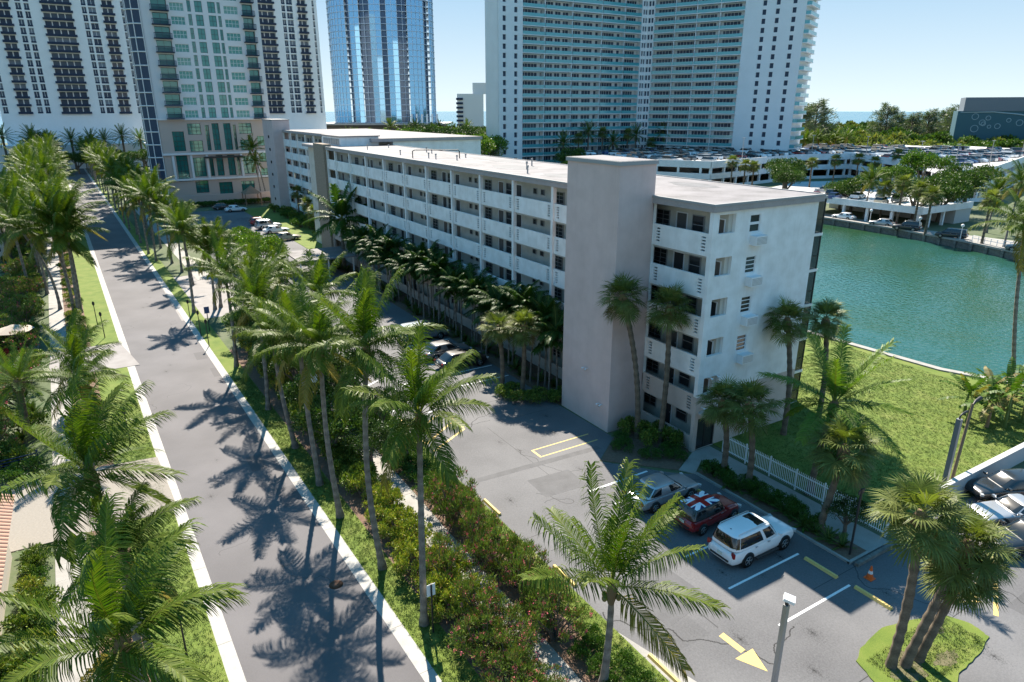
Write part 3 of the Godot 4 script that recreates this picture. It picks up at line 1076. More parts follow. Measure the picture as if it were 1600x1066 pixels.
func strip_tower(label: String, dx: float):
	var t := thing("condominium_tower", label, "building", Vector3(dx, 0, -300), 0.0, "pair of white condominium towers")
	var strips := [[-54.0, -52.4, 1], [-48.9, -45.25, 2], [-43.25, -41.5, 1], [-40.65, -39.0, 1], [-35.1, -25.9, 3], [-22.35, -20.8, 1], [-20.2, -17.65, 1], [-15.4, -11.9, 2], [-9.1, -8.2, 1]]
	var y0 := 20.3
	var dy := 2.78
	var n := 20
	var holes := []
	for s in strips:
		for k in n:
			holes.append(Rect2(s[0] + 55.0, y0 + dy * k - 0.0, s[1] - s[0], 2.35))
	var m := MB.new()
	m.wall(Vector3(-55, 0, 0), Vector3.RIGHT, Vector3.BACK, 48, y0 + dy * n + 6, 1.5, holes)
	m.box(-55, 0, -28, -7, y0 + dy * n + 6, -1.51)
	part(t, "wall", m.mesh(mats.tower_white))
	part(t, "podium", bx(mats.tower_white, -62, 0, 0.01, 2, 9, 9))
	wr.seed = 17
	var panes := [mats.tower_glass, mats.tower_grey_glass, mats.tower_grey_glass, mats.tower_glass, mats.tower_blind]
	for s in strips:
		var w: float = s[1] - s[0]
		var cx: float = (s[0] + s[1]) * 0.5
		var wm := window_meshes("tower_win%.2f" % w, w, 2.35, 4 if w > 5 else 2, 1, 0.35 if w > 3 else 0.12, mats.tower_white, mats.tower_glass, 0.08)
		var bal := MB.new()
		if s[2] == 1:
			bal.box(-w / 2, 0.0, -0.25, w / 2, 0.55, -0.1)
		else:
			bal.box(-w / 2 - 0.5, -0.2, -0.4, w / 2 + 0.5, -0.05, 0.8)
			bal.box(-w / 2 - 0.5, -0.05, 0.7, w / 2 + 0.5, 0.6, 0.8)
		var bm := bal.mesh(mats.rail_dark)
		for k in n:
			put_window(t, wm, Transform3D(Basis(), Vector3(cx, y0 + dy * k, -1.2 if s[2] > 1 else -0.6)), panes)
			part(t, "balcony", bm, Transform3D(Basis(), Vector3(cx, y0 + dy * k, 0)))

func beige_condo():
	var t := thing("beige_condominium", "tan and white condominium tower with green tinted windows and dark balconies", "building", Vector3(0, 0, -160))
	var cols := [[-12.7, -9.4, 2], [-8.84, -5.87, 3], [-5.1, -4.3, 1], [-3.45, -1.82, 1], [-0.59, 1.07, 1], [1.5, 2.2, 1], [2.95, 6.14, 3], [7.2, 9.6, 2]]
	var n := 15
	var dy := 2.95
	var y0 := 19.6
	var holes := []
	for c in cols:
		for k in n: holes.append(Rect2(c[0] + 15, dy * k + 0.3, c[1] - c[0], 2.4 if c[2] != 3 else 1.75))
	var m := MB.new()
	m.wall(Vector3(-15, y0, 0), Vector3.RIGHT, Vector3.BACK, 26, dy * n + 1, 1.2, holes)
	m.box(-15, y0, -24, 11, y0 + dy * n + 1, -1.21)
	part(t, "wall", m.mesh(mats.condo_white))
	# lower storeys in tan
	var lh := []
	var lower := [[-12.4, 5.0, 2.6, 6.2], [-12.4, 12.2, 2.6, 4.6], [-8.84, 2.0, 3.0, 3.0], [-8.84, 6.0, 3.0, 4.6], [-8.84, 12.0, 3.0, 2.6], [-8.84, 16.0, 3.0, 2.6], [-4.9, 6, 0.9, 4.8], [-4.9, 12.2, 0.9, 6.0], [-3.3, 6, 1.6, 5.0], [-3.3, 12.2, 1.6, 6.4], [-0.6, 6, 1.7, 5.0], [-0.6, 12.2, 1.7, 6.4], [1.6, 6, 0.7, 4.8], [1.6, 12.2, 0.7, 6.0], [3.0, 6.2, 3.1, 4.4], [3.0, 12, 3.1, 2.6], [3.0, 16, 3.1, 2.6], [7.2, 5, 2.4, 2.4], [7.2, 9, 2.4, 2.4], [7.2, 13, 2.4, 2.4], [-3.4, 1.4, 3.2, 3.0], [2.0, 1.4, 3.2, 3.0]]
	for r in lower: lh.append(Rect2(r[0] + 15, r[1], r[2], r[3]))
	var l := MB.new()
	l.wall(Vector3(-15, 0, 0.3), Vector3.RIGHT, Vector3.BACK, 26, y0 - 0.01, 1.2, lh)
	l.box(-15, 0, -24, 11, y0 - 0.01, -0.91)
	part(t, "base_wall", l.mesh(mats.condo_tan))
	for r in lower:
		var wm := window_meshes("condo_low%.1f_%.1f" % [r[2], r[3]], r[2], r[3], 3 if r[2] > 2 else 2, int(r[3] / 1.3) + 1, 0.09, mats.black_trim, mats.green_glass, 0.08)
		put_window(t, wm, Transform3D(Basis(), Vector3(r[0] + r[2] / 2, r[1], -0.2)))
	var tr := MB.new()
	for y in [5.2, 11.3, 19.4]:
		tr.box(-15.3, y, 0.3, 11.3, y + 0.45, 0.75)
	for x in [-13.3, -9.2, -5.6, 2.5, 6.5]:
		tr.box(x, 5.7, 0.3, x + 0.5, 11.2, 0.55)
	part(t, "cornice", tr.mesh(mats.condo_white))
	for k in n:
		var y := y0 + dy * k + 0.3
		for c in cols:
			var w: float = c[1] - c[0]
			var hgt := 2.4 if c[2] != 3 else 1.75
			var wm := window_meshes("condo%.2f" % w, w, hgt, 4 if c[2] == 3 else 2, 2, 0.07, mats.condo_white if c[2] == 3 else mats.black_trim, mats.green_glass, 0.07)
			put_window(t, wm, Transform3D(Basis(), Vector3((c[0] + c[1]) / 2, y, -0.95 if c[2] == 2 else -0.25)), [mats.green_glass, mats.green_glass, mats.green_glass, mats.green_pale])
			if c[2] == 2:
				var key := "condo_bal%.1f" % w
				if not meshes.has(key):
					var bb := MB.new()
					bb.box(-w / 2 - 0.4, -0.3, -0.2, w / 2 + 0.2, -0.1, 1.4)
					var q := -w / 2 - 0.35
					while q < w / 2 + 0.15:
						bb.box(q, -0.1, 1.3, q + 0.09, 0.9, 1.38)
						q += 0.22
					bb.box(-w / 2 - 0.4, 0.85, 1.28, w / 2 + 0.2, 0.95, 1.4)
					meshes[key] = bb.mesh(mats.rail_dark)
				part(t, "balcony", meshes[key], Transform3D(Basis(), Vector3((c[0] + c[1]) / 2, y, 0)))
	# rounded glazed bay on the street corner
	for k in 21:
		var y := 2.0 + dy * k
		var g := MB.new(true)
		var f := MB.new(true)
		var pts := []
		var g0 := []
		var g1 := []
		for q in 9:
			var a := lerpf(PI * 0.5, PI * 1.25, q / 8.0)
			var p := Vector3(-15.2 + cos(a) * 2.9, y, -2.6 + sin(a) * 2.9)
			g0.append(p + Vector3(0, 0.1, 0))
			g1.append(p + Vector3(0, dy - 0.15, 0))
			pts.append(p)
			if q % 2 == 0: f.tube([p, p + Vector3(0, dy - 0.02, 0)], [0.12, 0.12], 5, false)
		g.grid([g0, g1])
		f.tube(pts, pts.map(func(_p): return 0.16), 5, false)
		var bw := part(t, "bay_window", g.mesh(mats.tower_glass))
		part(bw, "bay_frame", f.mesh(mats.condo_white))
	part(t, "side_wall", bx(mats.condo_white, -15.35, 0, -24, -15.01, y0 + dy * n, -0.2))
	# garden wall and terrace in front
	part(t, "garden_wall", bx(mats.condo_tan, -14, 0, 10.0, 8, 2.6, 10.4))
	part(t, "roof_cap", bx(mats.condo_tan, -15.2, y0 + dy * n + 1.0, -24.2, 11.2, y0 + dy * n + 1.6, 0.2))
	part(t, "pergola", bx(mats.black_trim, -6.0, 10.4, 0.8, 3.0, 10.8, 1.9))

func glass_tower():
	var t := thing("glass_tower", "tall curved blue glass tower standing between the white towers", "building", Vector3(134, 0, -392), deg_to_rad(-30))
	var rx := 31.0
	var rz := 22.0
	var fh := 3.35
	var pat := "ggggddggggggdggddggdggddggggddgggggg"
	var n := pat.length()
	for k in 24:
		var y := 14.0 + fh * k
		var q0 := 0
		while q0 < n:
			var q1 := q0
			while q1 < n and pat[q1] == pat[q0]: q1 += 1
			var g := MB.new()
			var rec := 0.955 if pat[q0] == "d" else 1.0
			for q in range(q0, q1):
				var a0 := PI * (1.08 - 1.16 * q / n)
				var a1 := PI * (1.08 - 1.16 * (q + 1) / n)
				var p0 := Vector3(cos(a0) * rx * rec, y + 0.25, sin(a0) * rz * rec)
				var p1 := Vector3(cos(a1) * rx * rec, y + 0.25, sin(a1) * rz * rec)
				var up := Vector3(0, fh - 0.25, 0)
				g.quad(p0, p1, p1 + up, p0 + up)
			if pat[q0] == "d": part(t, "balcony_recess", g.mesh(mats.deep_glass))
			else: part(t, "glass_panel", g.mesh(mats.blue_glass))
			q0 = q1
		var s := MB.new()
		var ring := PackedVector2Array()
		for q in 48:
			var a := TAU * q / 48
			ring.append(Vector2(cos(a) * (rx + 0.45), sin(a) * (rz + 0.45)))
		s.prism(ring, y, y + 0.24)
		part(t, "floor_slab", s.mesh(mats.slab_blue))
	var mu := MB.new()
	for q in n + 1:
		var a := PI * (1.08 - 1.16 * q / n)
		mu.box(cos(a) * (rx + 0.1) - 0.1, 14, sin(a) * (rz + 0.1) - 0.1, cos(a) * (rx + 0.1) + 0.1, 14 + fh * 24, sin(a) * (rz + 0.1) + 0.1)
	part(t, "mullion", mu.mesh(mats.slab_blue)).set_meta("kind", "stuff")
	part(t, "podium", bx(mats.podium, -34, 0, -24, 36, 13.0, 27))
	part(t, "podium_roof", bx(mats.drip, -38, 13.0, -26, 40, 13.9, 31))
	for q in 6:
		part(t, "column", bx(mats.tower_white, 18 + q * 3.0, 14, 22, 19.0 + q * 3.0, 19, 23))
	part(t, "lobby_band", bx(mats.condo_tan, -18, 6.5, 27.02, 20, 9.5, 27.3))  # plain tan band across the podium front

func wing_tower():
	var t := thing("twin_wing_tower", "very wide white tower with two angled wings and teal glass balconies", "building", Vector3(161, 0, -187.3))
	var fh := 2.9
	var n := 24
	var wings := [[Vector3.LEFT, 66.0, 16.0, 3.0, [9.5, 12.0, 13.5, 11.0, 8.0]], [Vector3(0.4147, 0, 0.9098), 57.5, 20.0, 3.0, [8.5, 8.5, 9.0, 9.0]]]
	for wi in 2:
		var ax: Vector3 = wings[wi][0]
		var len: float = wings[wi][1]
		# frame of the wing: along = right when facing it
		var along := -ax if wi == 0 else ax
		var nn := along.cross(UP)
		var org := ax * len if wi == 0 else Vector3.ZERO
		var bas := Basis(along, UP, nn)
		var xf := Transform3D(bas, org)
		var b0: float = 9.6 if wi == 0 else 3.0
		var b1: float = len - 3.0 if wi == 0 else 37.0
		# core behind the balconies, solid ends
		var m := MB.new()
		m.box(b0, 0, -9 if wi == 0 else -16, b1, fh * n + 4, -1.8)
		part(t, "core_wall", m.mesh(mats.tower_white), xf)
		var ew := MB.new()
		var ends := [[0.0, b0], [b1, len]]
		for e in ends:
			var holes := []
			var w: float = e[1] - e[0]
			var xs: Array = [w * 0.5] if w < 4 else ([2.0, 6.6] if wi == 0 else [6.5, 11.0, 16.5])
			if w < 4: xs = [w * 0.35, w * 0.75]
			for x in xs:
				for k in n: holes.append(Rect2(x - 0.45, fh * k + 0.7, 0.9 if w < 4 else 1.3, 1.7))
			ew.wall(Vector3(e[0], 0, 0.4), Vector3.RIGHT, Vector3.BACK, w, fh * n + 4, 0.5, holes)
			ew.box(e[0], 0, -9 if wi == 0 else -16, e[1], fh * n + 4, -0.35)
			var gm := MB.new()
			for h in holes: gm.box(e[0] + h.position.x, h.position.y, -0.3, e[0] + h.end.x, h.end.y, -0.1)
			part(t, "window_column", gm.mesh(mats.tower_glass), xf).set_meta("kind", "stuff")
		part(t, "end_wall", ew.mesh(mats.tower_white), xf)
		if wi == 1:
			for k in n:
				part(t, "corner_balcony", bx(mats.teal_glass, len, fh * k, -13, len + 1.6, fh * k + 1.1, 0.0), xf)
				part(t, "corner_slab", bx(mats.tower_white, len, fh * k - 0.25, -13.2, len + 1.7, fh * k - 0.01, 0.3), xf)
		var bays: Array = wings[wi][4]
		var total := 0.0
		for q in bays: total += q
		var x := b0
		for q in bays:
			var w: float = q * (b1 - b0) / total
			var rail := MB.new()
			rail.box(0.15, 0.02, 0.28, w - 0.15, 1.05, 0.36)
			var slabm := MB.new()
			slabm.box(0, -0.25, -1.8, w, 0.0, 0.4)
			var fin := MB.new()
			fin.box(-0.15, 0, -1.8, 0.15, fh * n, 0.1)
			var wm := MB.new()
			var fr := MB.new()
			var p := 0.9
			var r := RandomNumberGenerator.new()
			r.seed = int(w * 100) + wi
			wm.box(0.4, 0.1, -1.79, w - 0.4, 2.3, -1.72)
			fr.box(0.2, 0.0, -1.8, 0.95, 2.5, -1.64)
			while p < w - 1.6:
				var ww := r.randf_range(0.95, 1.35)
				var gap := 0.12 if r.randf() < 0.7 else r.randf_range(0.8, 1.6)
				fr.box(p + ww, 0.0, -1.8, minf(p + ww + gap, w - 0.2), 2.5, -1.64)
				p += ww + gap
			fr.box(0.2, 2.3, -1.8, w - 0.2, 2.6, -1.63)
			var a := rail.mesh(mats.teal_glass)
			var bmesh := slabm.mesh(mats.tower_white)
			var c := wm.mesh(mats.tower_glass)
			var fm := fr.mesh(mats.tower_white)
			part(t, "fin_wall", fin.mesh(mats.tower_white), xf * Transform3D(Basis(), Vector3(x, 0, 0)))
			for k in n:
				var y := fh * k
				var bxf := xf * Transform3D(Basis(), Vector3(x, y, 0))
				part(t, "balcony_slab", bmesh, bxf)
				part(t, "balcony_rail", a, bxf)
				var ww2 := part(t, "window", c, bxf, [mats.tower_glass, mats.tower_grey_glass, mats.tower_glass, mats.tower_glass][wr.randi() % 4])
				part(ww2, "frame", fm)
			x += w

func garage():
	var deck := poly([112, -125, 119.7, -110.8, 166.8, -118, 187.8, -112.5, 170, -81, 150.4, -60, 158, -57, 220, -75, 285, -95, 290, -128, 278, -150, 233, -152, 200, -150, 190, -131, 178, -142, 157, -178, 112, -176])
	var t := thing("parking_garage", "low white parking garage with open levels and packed roof deck", "garage")
	var s := MB.new()
	s.prism(deck, 6.6, 7.0)
	part(t, "roof_deck", s.mesh(mats.deck))
	var s2 := MB.new()
	s2.prism(deck, 3.3, 3.6)
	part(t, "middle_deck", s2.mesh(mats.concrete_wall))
	var back := MB.new()
	back.prism(deck, 0.0, 6.59, false)
	for seg in [[0, 1], [1, 2], [2, 3], [3, 4], [4, 5], [5, 6], [6, 7], [7, 8]]:
		var a := deck[seg[0]]
		var b := deck[seg[1]]
		var d := (b - a)
		var L := d.length()
		var ax := Vector3(d.x / L, 0, d.y / L)
		var nn := ax.cross(UP)
		var xf := Transform3D(Basis(ax, UP, nn), Vector3(a.x, 0, a.y))
		for band in [[6.0, 7.95], [2.9, 4.5], [0.0, 0.9]]:
			part(t, "parapet", bx(mats.garage_white, 0, band[0], -0.1, L, band[1], 0.2), xf)
		var x := 0.0
		while x < L:
			part(t, "pier", bx(mats.garage_white, x, 0, -0.5, x + 0.6, 7.9, 0.17), xf)
			x += 6.5
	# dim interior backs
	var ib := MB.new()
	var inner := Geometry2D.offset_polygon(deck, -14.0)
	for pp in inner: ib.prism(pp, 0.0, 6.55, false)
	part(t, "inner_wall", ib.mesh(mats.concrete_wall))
	for k in 7:
		var q := deck[k + 1].lerp(deck[k + 2], 0.4)
		var lp := thing("deck_lamp_post", "slim grey lamp post standing at the garage deck edge", "lamp post", Vector3(q.x, 0, q.y) + Vector3(3, 7, -5), 0.0, "lamp posts on the garage deck")
		var mb := MB.new(true)
		mb.tube([Vector3.ZERO, Vector3(0, 6.5, 0)], [0.12, 0.08], 6)
		part(lp, "pole", mb.mesh(mats.metal_grey))
		part(lp, "lamp_head", bx(mats.metal_grey, -0.7, 6.5, -0.2, 0.7, 6.65, 0.2))
	# parked cars on the deck
	var r := RandomNumberGenerator.new()
	r.seed = 77
	var kinds := ["sedan", "suv", "sedan", "hatch", "van", "suv"]
	var paints := ["white", "white", "silver", "white", "black", "grey", "silver", "blue", "red", "white", "bluegrey", "beige", "white"]
	var cnt := 0
	var edge := Geometry2D.offset_polygon(deck, -3.2)
	var cand := []
	for row in 26:
		for col in 60:
			var lx := 112.0 + col * 2.85
			var lz := -60.0 - row * 8.2
			if row % 2: lz += 2.6
			var p := Vector2(lx, lz)
			for e in edge:
				if Geometry2D.is_point_in_polygon(p, e): cand.append([p, row])
	cand.sort_custom(func(a, b): return (a[0] - Vector2(-32, 29)).length() < (b[0] - Vector2(-32, 29)).length())
	for c in cand:
		if r.randf() < 0.14: continue
		if cnt >= 270: break
		cnt += 1
		var pt: String = paints[r.randi() % paints.size()]
		park(kinds[r.randi() % kinds.size()], pt, Vector3(c[0].x + r.randf_range(-0.15, 0.15), 7.0, c[0].y + r.randf_range(-0.3, 0.3)), PI / 2 if r.randf() < 0.5 else -PI / 2, "small distant %s car parked on the roof deck of the white garage" % pt, "cars packed on the garage roof deck")

# ---------------------------------------------------------------- materials

func asphalt(key: String, sd: int, cols: Array, cracks: int, patches: int, fine := 0.25, stains := 0) -> ImageTexture:
	if texs.has(key): return texs[key]
	var base := ntex(key + "_base", sd, cols, 0.004, fine, 0.35, 1024, 0.28)
	var im: Image = base.get_image()
	var r := RandomNumberGenerator.new()
	r.seed = sd
	for k in patches:
		var w := r.randi_range(40, 160)
		var h := r.randi_range(30, 120)
		var x0 := r.randi_range(0, 1023 - w)
		var y0 := r.randi_range(0, 1023 - h)
		var f := r.randf_range(0.84, 1.1)
		for y in range(y0, y0 + h):
			for x in range(x0, x0 + w):
				var c := im.get_pixel(x, y)
				im.set_pixel(x, y, Color(c.r * f, c.g * f, c.b * f))
	for k in cracks:
		var p := Vector2(r.randf_range(0, 1024), r.randf_range(0, 1024))
		var a := r.randf_range(0, TAU)
		var n := r.randi_range(60, 420)
		var f := r.randf_range(0.35, 0.7)
		var wide := r.randf() < 0.35
		var straight := r.randf() < 0.3
		if straight: a = r.randi_range(0, 3) * PI / 2
		for q in n:
			if not straight: a += r.randf_range(-0.28, 0.28)
			if not straight and r.randf() < 0.015: a += r.randf_range(-1.2, 1.2)
			p += Vector2(cos(a), sin(a))
			var x := posmod(int(p.x), 1024)
			var y := posmod(int(p.y), 1024)
			var c := im.get_pixel(x, y)
			im.set_pixel(x, y, Color(c.r * f, c.g * f, c.b * f))
			if wide:
				c = im.get_pixel((x + 1) % 1024, y)
				im.set_pixel((x + 1) % 1024, y, Color(c.r * f, c.g * f, c.b * f))
	for k in stains:
		var cx := r.randi_range(30, 990)
		var cy := r.randi_range(30, 990)
		for q in r.randi_range(120, 700):
			var rr := absf(r.randfn(0.0, 9.0))
			var aa := r.randf_range(0, TAU)
			var x := clampi(cx + int(cos(aa) * rr), 0, 1023)
			var y := clampi(cy + int(sin(aa) * rr * 1.6), 0, 1023)
			var c := im.get_pixel(x, y)
			im.set_pixel(x, y, Color(c.r * 0.86, c.g * 0.86, c.b * 0.86))
	im.generate_mipmaps()
	texs[key] = ImageTexture.create_from_image(im)
	return texs[key]

# plaster with grime that has run down it: stretched noise over soft blotches
func streaks(key: String, sd: int, cols: Array, amount: float) -> ImageTexture:
	if texs.has(key): return texs[key]
	var f := FastNoiseLite.new()
	f.seed = sd
	f.frequency = 0.05
	f.fractal_octaves = 3
	var g := FastNoiseLite.new()
	g.seed = sd + 3
	g.frequency = 0.012
	var size := 512
	var im := Image.create(size, size, false, Image.FORMAT_RGB8)
	for y in size:
		var wrap := absf(y - 256.0)
		for x in size:
			var xx := absf(x - 256.0)
			var s := f.get_noise_2d(xx * 1.6, wrap * 0.07)
			var b := g.get_noise_2d(xx, wrap)
			var v := clampf(0.62 + b * 0.5 - maxf(0.0, s - 0.12) * amount, 0.0, 1.0)
			var c: Color = cols[0].lerp(cols[1], v)
			im.set_pixel(x, y, c.linear_to_srgb())
	texs[key] = ImageTexture.create_from_image(im)
	return texs[key]

func grey(a: float, r := 1.0, b := 1.0) -> Color:
	return Color(a * r, a, a * b)

func make_materials():
	mat("palm_leaf", Color(1, 1, 1), 0.46, 0.0, {"vc": 1, "back": Color(0.8, 0.85, 0.42), "spec": 0.28})
	mat("leaf", Color(1, 1, 1), 0.5, 0.0, {"vc": 1, "back": Color(0.65, 0.7, 0.4), "spec": 0.35})
	mat("petal", Color(1, 1, 1), 0.7, 0.0, {"vc": 1, "back": Color(0.6, 0.6, 0.6)})
	mat("grass_blade", Color(1, 1, 1), 0.7, 0.0, {"vc": 1, "back": Color(0.7, 0.75, 0.4)})
	mat("palm_trunk", Color(1, 1, 1), 0.9, 0.0, {"vc": 1, "tex": ntex("trunk_t", 3, [Color(0.13, 0.11, 0.09), Color(0.24, 0.21, 0.18), Color(0.34, 0.31, 0.27)], 0.02, 0.15, 0.5, 256), "size": 1.3})
	mat("sabal_trunk", Color(1, 1, 1), 0.95, 0.0, {"vc": 1, "tex": ntex("sabal_t", 4, [Color(0.07, 0.05, 0.035), Color(0.17, 0.13, 0.09), Color(0.27, 0.22, 0.16)], 0.03, 0.2, 0.6, 256), "size": 0.9})
	mat("bark", Color(1, 1, 1), 0.95, 0.0, {"tex": ntex("bark_t", 5, [Color(0.08, 0.065, 0.05), Color(0.17, 0.14, 0.11)], 0.03, 0.2, 0.6, 256), "size": 0.8})
	mat("fibre", Color(0.17, 0.115, 0.06), 0.95)
	mat("crownshaft", Color(0.08, 0.14, 0.04), 0.45)
	# ground
	mat("lot", Color(1, 1, 1), 0.85, 0.0, {"tex": asphalt("lot_t", 21, [grey(0.08, 1.02, 1.04), grey(0.115, 1.02, 1.03), grey(0.15, 1.02, 1.02)], 46, 12, 0.25, 60), "size": 32.0})
	mat("road", Color(1, 1, 1), 0.85, 0.0, {"tex": asphalt("road_t", 22, [grey(0.085, 1.07, 1.03), grey(0.104, 1.07, 1.03), grey(0.125, 1.07, 1.03)], 10, 3, 0.4, 14), "size": 24.0})
	mat("repair", Color(1, 1, 1), 0.85, 0.0, {"tex": ntex("repair_t", 46, [grey(0.075, 1.02, 1.03), grey(0.095, 1.02, 1.03), grey(0.115, 1.02, 1.03)], 0.02, 0.3, 0.5, 256, 0.3), "size": 6.0})
	mat("driveway", Color(1, 1, 1), 0.85, 0.0, {"tex": ntex("drive_t", 23, [grey(0.18, 1.1, 0.95), grey(0.26, 1.08, 0.95)], 0.01, 0.3, 0.5, 512, 0.2), "size": 10.0})
	mat("concrete", Color(1, 1, 1), 0.85, 0.0, {"tex": ntex("conc_t", 24, [grey(0.21, 1.06, 0.9), grey(0.28, 1.05, 0.92), grey(0.32, 1.05, 0.93)], 0.01, 0.2, 0.5, 512, 0.15), "size": 7.0})
	mat("gutter", Color(1, 1, 1), 0.85, 0.0, {"tex": ntex("gut_t", 25, [grey(0.27, 1.05, 0.92), grey(0.35, 1.04, 0.93), grey(0.39, 1.04, 0.94)], 0.012, 0.2, 0.5, 512, 0.12), "size": 6.0})
	mat("grass", Color(1, 1, 1), 0.95, 0.0, {"tex": ntex("grass_t", 26, [Color(0.066, 0.108, 0.012), Color(0.10, 0.148, 0.016), Color(0.13, 0.172, 0.022), Color(0.18, 0.18, 0.055)], 0.008, 0.25, 0.45, 1024, 0.35), "size": 16.0})
	mat("land", Color(1, 1, 1), 0.95, 0.0, {"tex": ntex("land_t", 27, [Color(0.045, 0.07, 0.025), Color(0.08, 0.105, 0.045), Color(0.115, 0.12, 0.075)], 0.008, 0.1, 0.4, 512, 0.25), "size": 40.0})
	mat("mulch", Color(1, 1, 1), 0.95, 0.0, {"tex": ntex("mulch_t", 28, [Color(0.06, 0.035, 0.022), Color(0.15, 0.09, 0.06), Color(0.24, 0.165, 0.115)], 0.03, 0.35, 0.7, 512, 0.35), "size": 4.0})
	mat("soil", Color(1, 1, 1), 0.95, 0.0, {"tex": ntex("soil_t", 47, [Color(0.09, 0.09, 0.03), Color(0.13, 0.115, 0.06), Color(0.17, 0.145, 0.09)], 0.04, 0.3, 0.6, 256, 0.4), "size": 3.0})
	mat("garden_grey", grey(0.42, 1.0, 0.98), 0.85)
	mat("paver", Color(1, 1, 1), 0.85, 0.0, {"tex": ntex("paver_t", 29, [grey(0.16, 1.14, 0.82), grey(0.25, 1.12, 0.85)], 0.05, 0.3, 0.6, 512, 0.25), "size": 4.0})
	mat("water_fine", Color(0.012, 0.085, 0.065), 0.07, 0.0, {"tex": ntex("water_t", 30, [Color(0.024, 0.066, 0.022), Color(0.022, 0.076, 0.042), Color(0.022, 0.084, 0.062), Color(0.024, 0.09, 0.076)], 0.008, 0.03, 0.25, 256), "size": 70.0, "normal": normal_tex("water_n", 31, 0.09, 4, 3.0, 1024), "nscale": 0.35})
	mat("sea", Color(0.03, 0.16, 0.22), 0.15, 0.0, {"size": 60.0, "normal": texs.water_n, "nscale": 0.5})
	mat("seawall", Color(1, 1, 1), 0.9, 0.0, {"tex": ntex("wall_t", 32, [grey(0.05, 1, 0.9), grey(0.14, 1.03, 0.88), grey(0.22, 1.03, 0.9)], 0.02, 0.2, 0.5, 512), "size": 5.0})
	mat("paint_line", Color(1, 1, 1), 0.7, 0.0, {"tex": ntex("line_t", 33, [grey(0.5), grey(0.78), grey(0.8)], 0.05, 0.3, 0.6, 256, 0.3), "size": 2.0})
	mat("yellow_line", Color(1, 1, 1), 0.7, 0.0, {"tex": ntex("yline_t", 34, [Color(0.4, 0.3, 0.14), Color(0.66, 0.47, 0.14), Color(0.7, 0.5, 0.16)], 0.05, 0.3, 0.6, 256, 0.3), "size": 2.0})
	# walls
	mat("stucco", Color(1, 1, 1), 0.85, 0.0, {"tex": streaks("stucco_t", 35, [grey(0.62, 1.03, 0.94), grey(0.84, 1.01, 0.98)], 0.3), "size": 8.0})
	mat("beige", Color(1, 1, 1), 0.88, 0.0, {"tex": ntex("beige_t", 36, [Color(0.42, 0.34, 0.29), Color(0.5, 0.41, 0.355), Color(0.54, 0.45, 0.4)], 0.008, 0.2, 0.4, 512, 0.08), "size": 8.0})
	mat("tower_taupe", Color(1, 1, 1), 0.88, 0.0, {"tex": streaks("taupe_t", 37, [Color(0.52, 0.39, 0.355), Color(0.65, 0.5, 0.46)], 0.3), "size": 11.0})
	mat("gallery_wall", Color(1, 1, 1), 0.88, 0.0, {"tex": ntex("galw_t", 38, [Color(0.46, 0.43, 0.37), Color(0.56, 0.52, 0.45), Color(0.6, 0.56, 0.5)], 0.01, 0.2, 0.4, 512, 0.06), "size": 7.0})
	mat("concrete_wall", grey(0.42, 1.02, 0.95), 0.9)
	mat("fascia", Color(1, 1, 1), 0.85, 0.0, {"tex": ntex("fascia_t", 39, [Color(0.29, 0.25, 0.235), Color(0.36, 0.315, 0.30), Color(0.4, 0.35, 0.33)], 0.01, 0.2, 0.4, 256, 0.08), "size": 6.0})
	mat("roof", Color(1, 1, 1), 0.8, 0.0, {"tex": ntex("roof_t", 40, [grey(0.10, 1.06, 1.01), grey(0.155, 1.07, 1.02), grey(0.19, 1.07, 1.03), grey(0.21, 1.06, 1.03)], 0.009, 0.12, 0.25, 1024, 0.06), "size": 30.0})
	mat("roof_patch", Color(1, 1, 1), 0.75, 0.0, {"tex": ntex("roofp_t", 41, [grey(0.075, 1.0, 1.08), grey(0.115, 1.0, 1.06), grey(0.155, 1.0, 1.05)], 0.02, 0.2, 0.4, 256, 0.1), "size": 9.0})
	mat("drip", grey(0.30, 1.0, 0.98), 0.7)
	mat("brown_stone", Color(1, 1, 1), 0.92, 0.0, {"tex": ntex("stone_t", 42, [Color(0.16, 0.12, 0.085), Color(0.27, 0.21, 0.155), Color(0.36, 0.3, 0.23)], 0.05, 0.3, 0.6, 256, 0.2), "size": 4.0})
	mat("frame_white", grey(0.74), 0.5)
	mat("frame_alu", grey(0.28), 0.5, 0.3)
	mat("metal_grey", grey(0.35), 0.45, 0.6)
	mat("black_trim", grey(0.018), 0.5)
	mat("window_dark", Color(0.03, 0.034, 0.037), 0.08, 0.0, {"spec": 0.6})
	mat("screen_glass", Color(0.05, 0.06, 0.065), 0.08, 0.0, {"alpha": 0.72})
	mat("door_brown", Color(0.13, 0.10, 0.08), 0.6)
	mat("door_grey", Color(0.10, 0.095, 0.09), 0.6)
	mat("door_dark", Color(0.035, 0.035, 0.037), 0.5)
	mat("tower_white", Color(1, 1, 1), 0.7, 0.0, {"tex": ntex("tw_t", 43, [Color(0.70, 0.70, 0.69), Color(0.77, 0.77, 0.765)], 0.02, 0.2, 0.4, 256), "size": 40.0})
	mat("tower_glass", Color(0.05, 0.072, 0.11), 0.15, 0.0, {"spec": 0.22})
	mat("tower_blind", Color(0.19, 0.22, 0.26), 0.4, 0.0, {"spec": 0.2})
	mat("tower_grey_glass", Color(0.07, 0.10, 0.14), 0.15, 0.0, {"spec": 0.3})
	mat("rail_dark", Color(0.034, 0.048, 0.08), 0.6, 0.0, {"spec": 0.1})
	mat("condo_white", Color(0.70, 0.67, 0.66), 0.8)
	mat("condo_tan", Color(0.47, 0.375, 0.32), 0.85)
	mat("green_glass", Color(0.025, 0.19, 0.17), 0.06, 0.3, {"spec": 0.8})
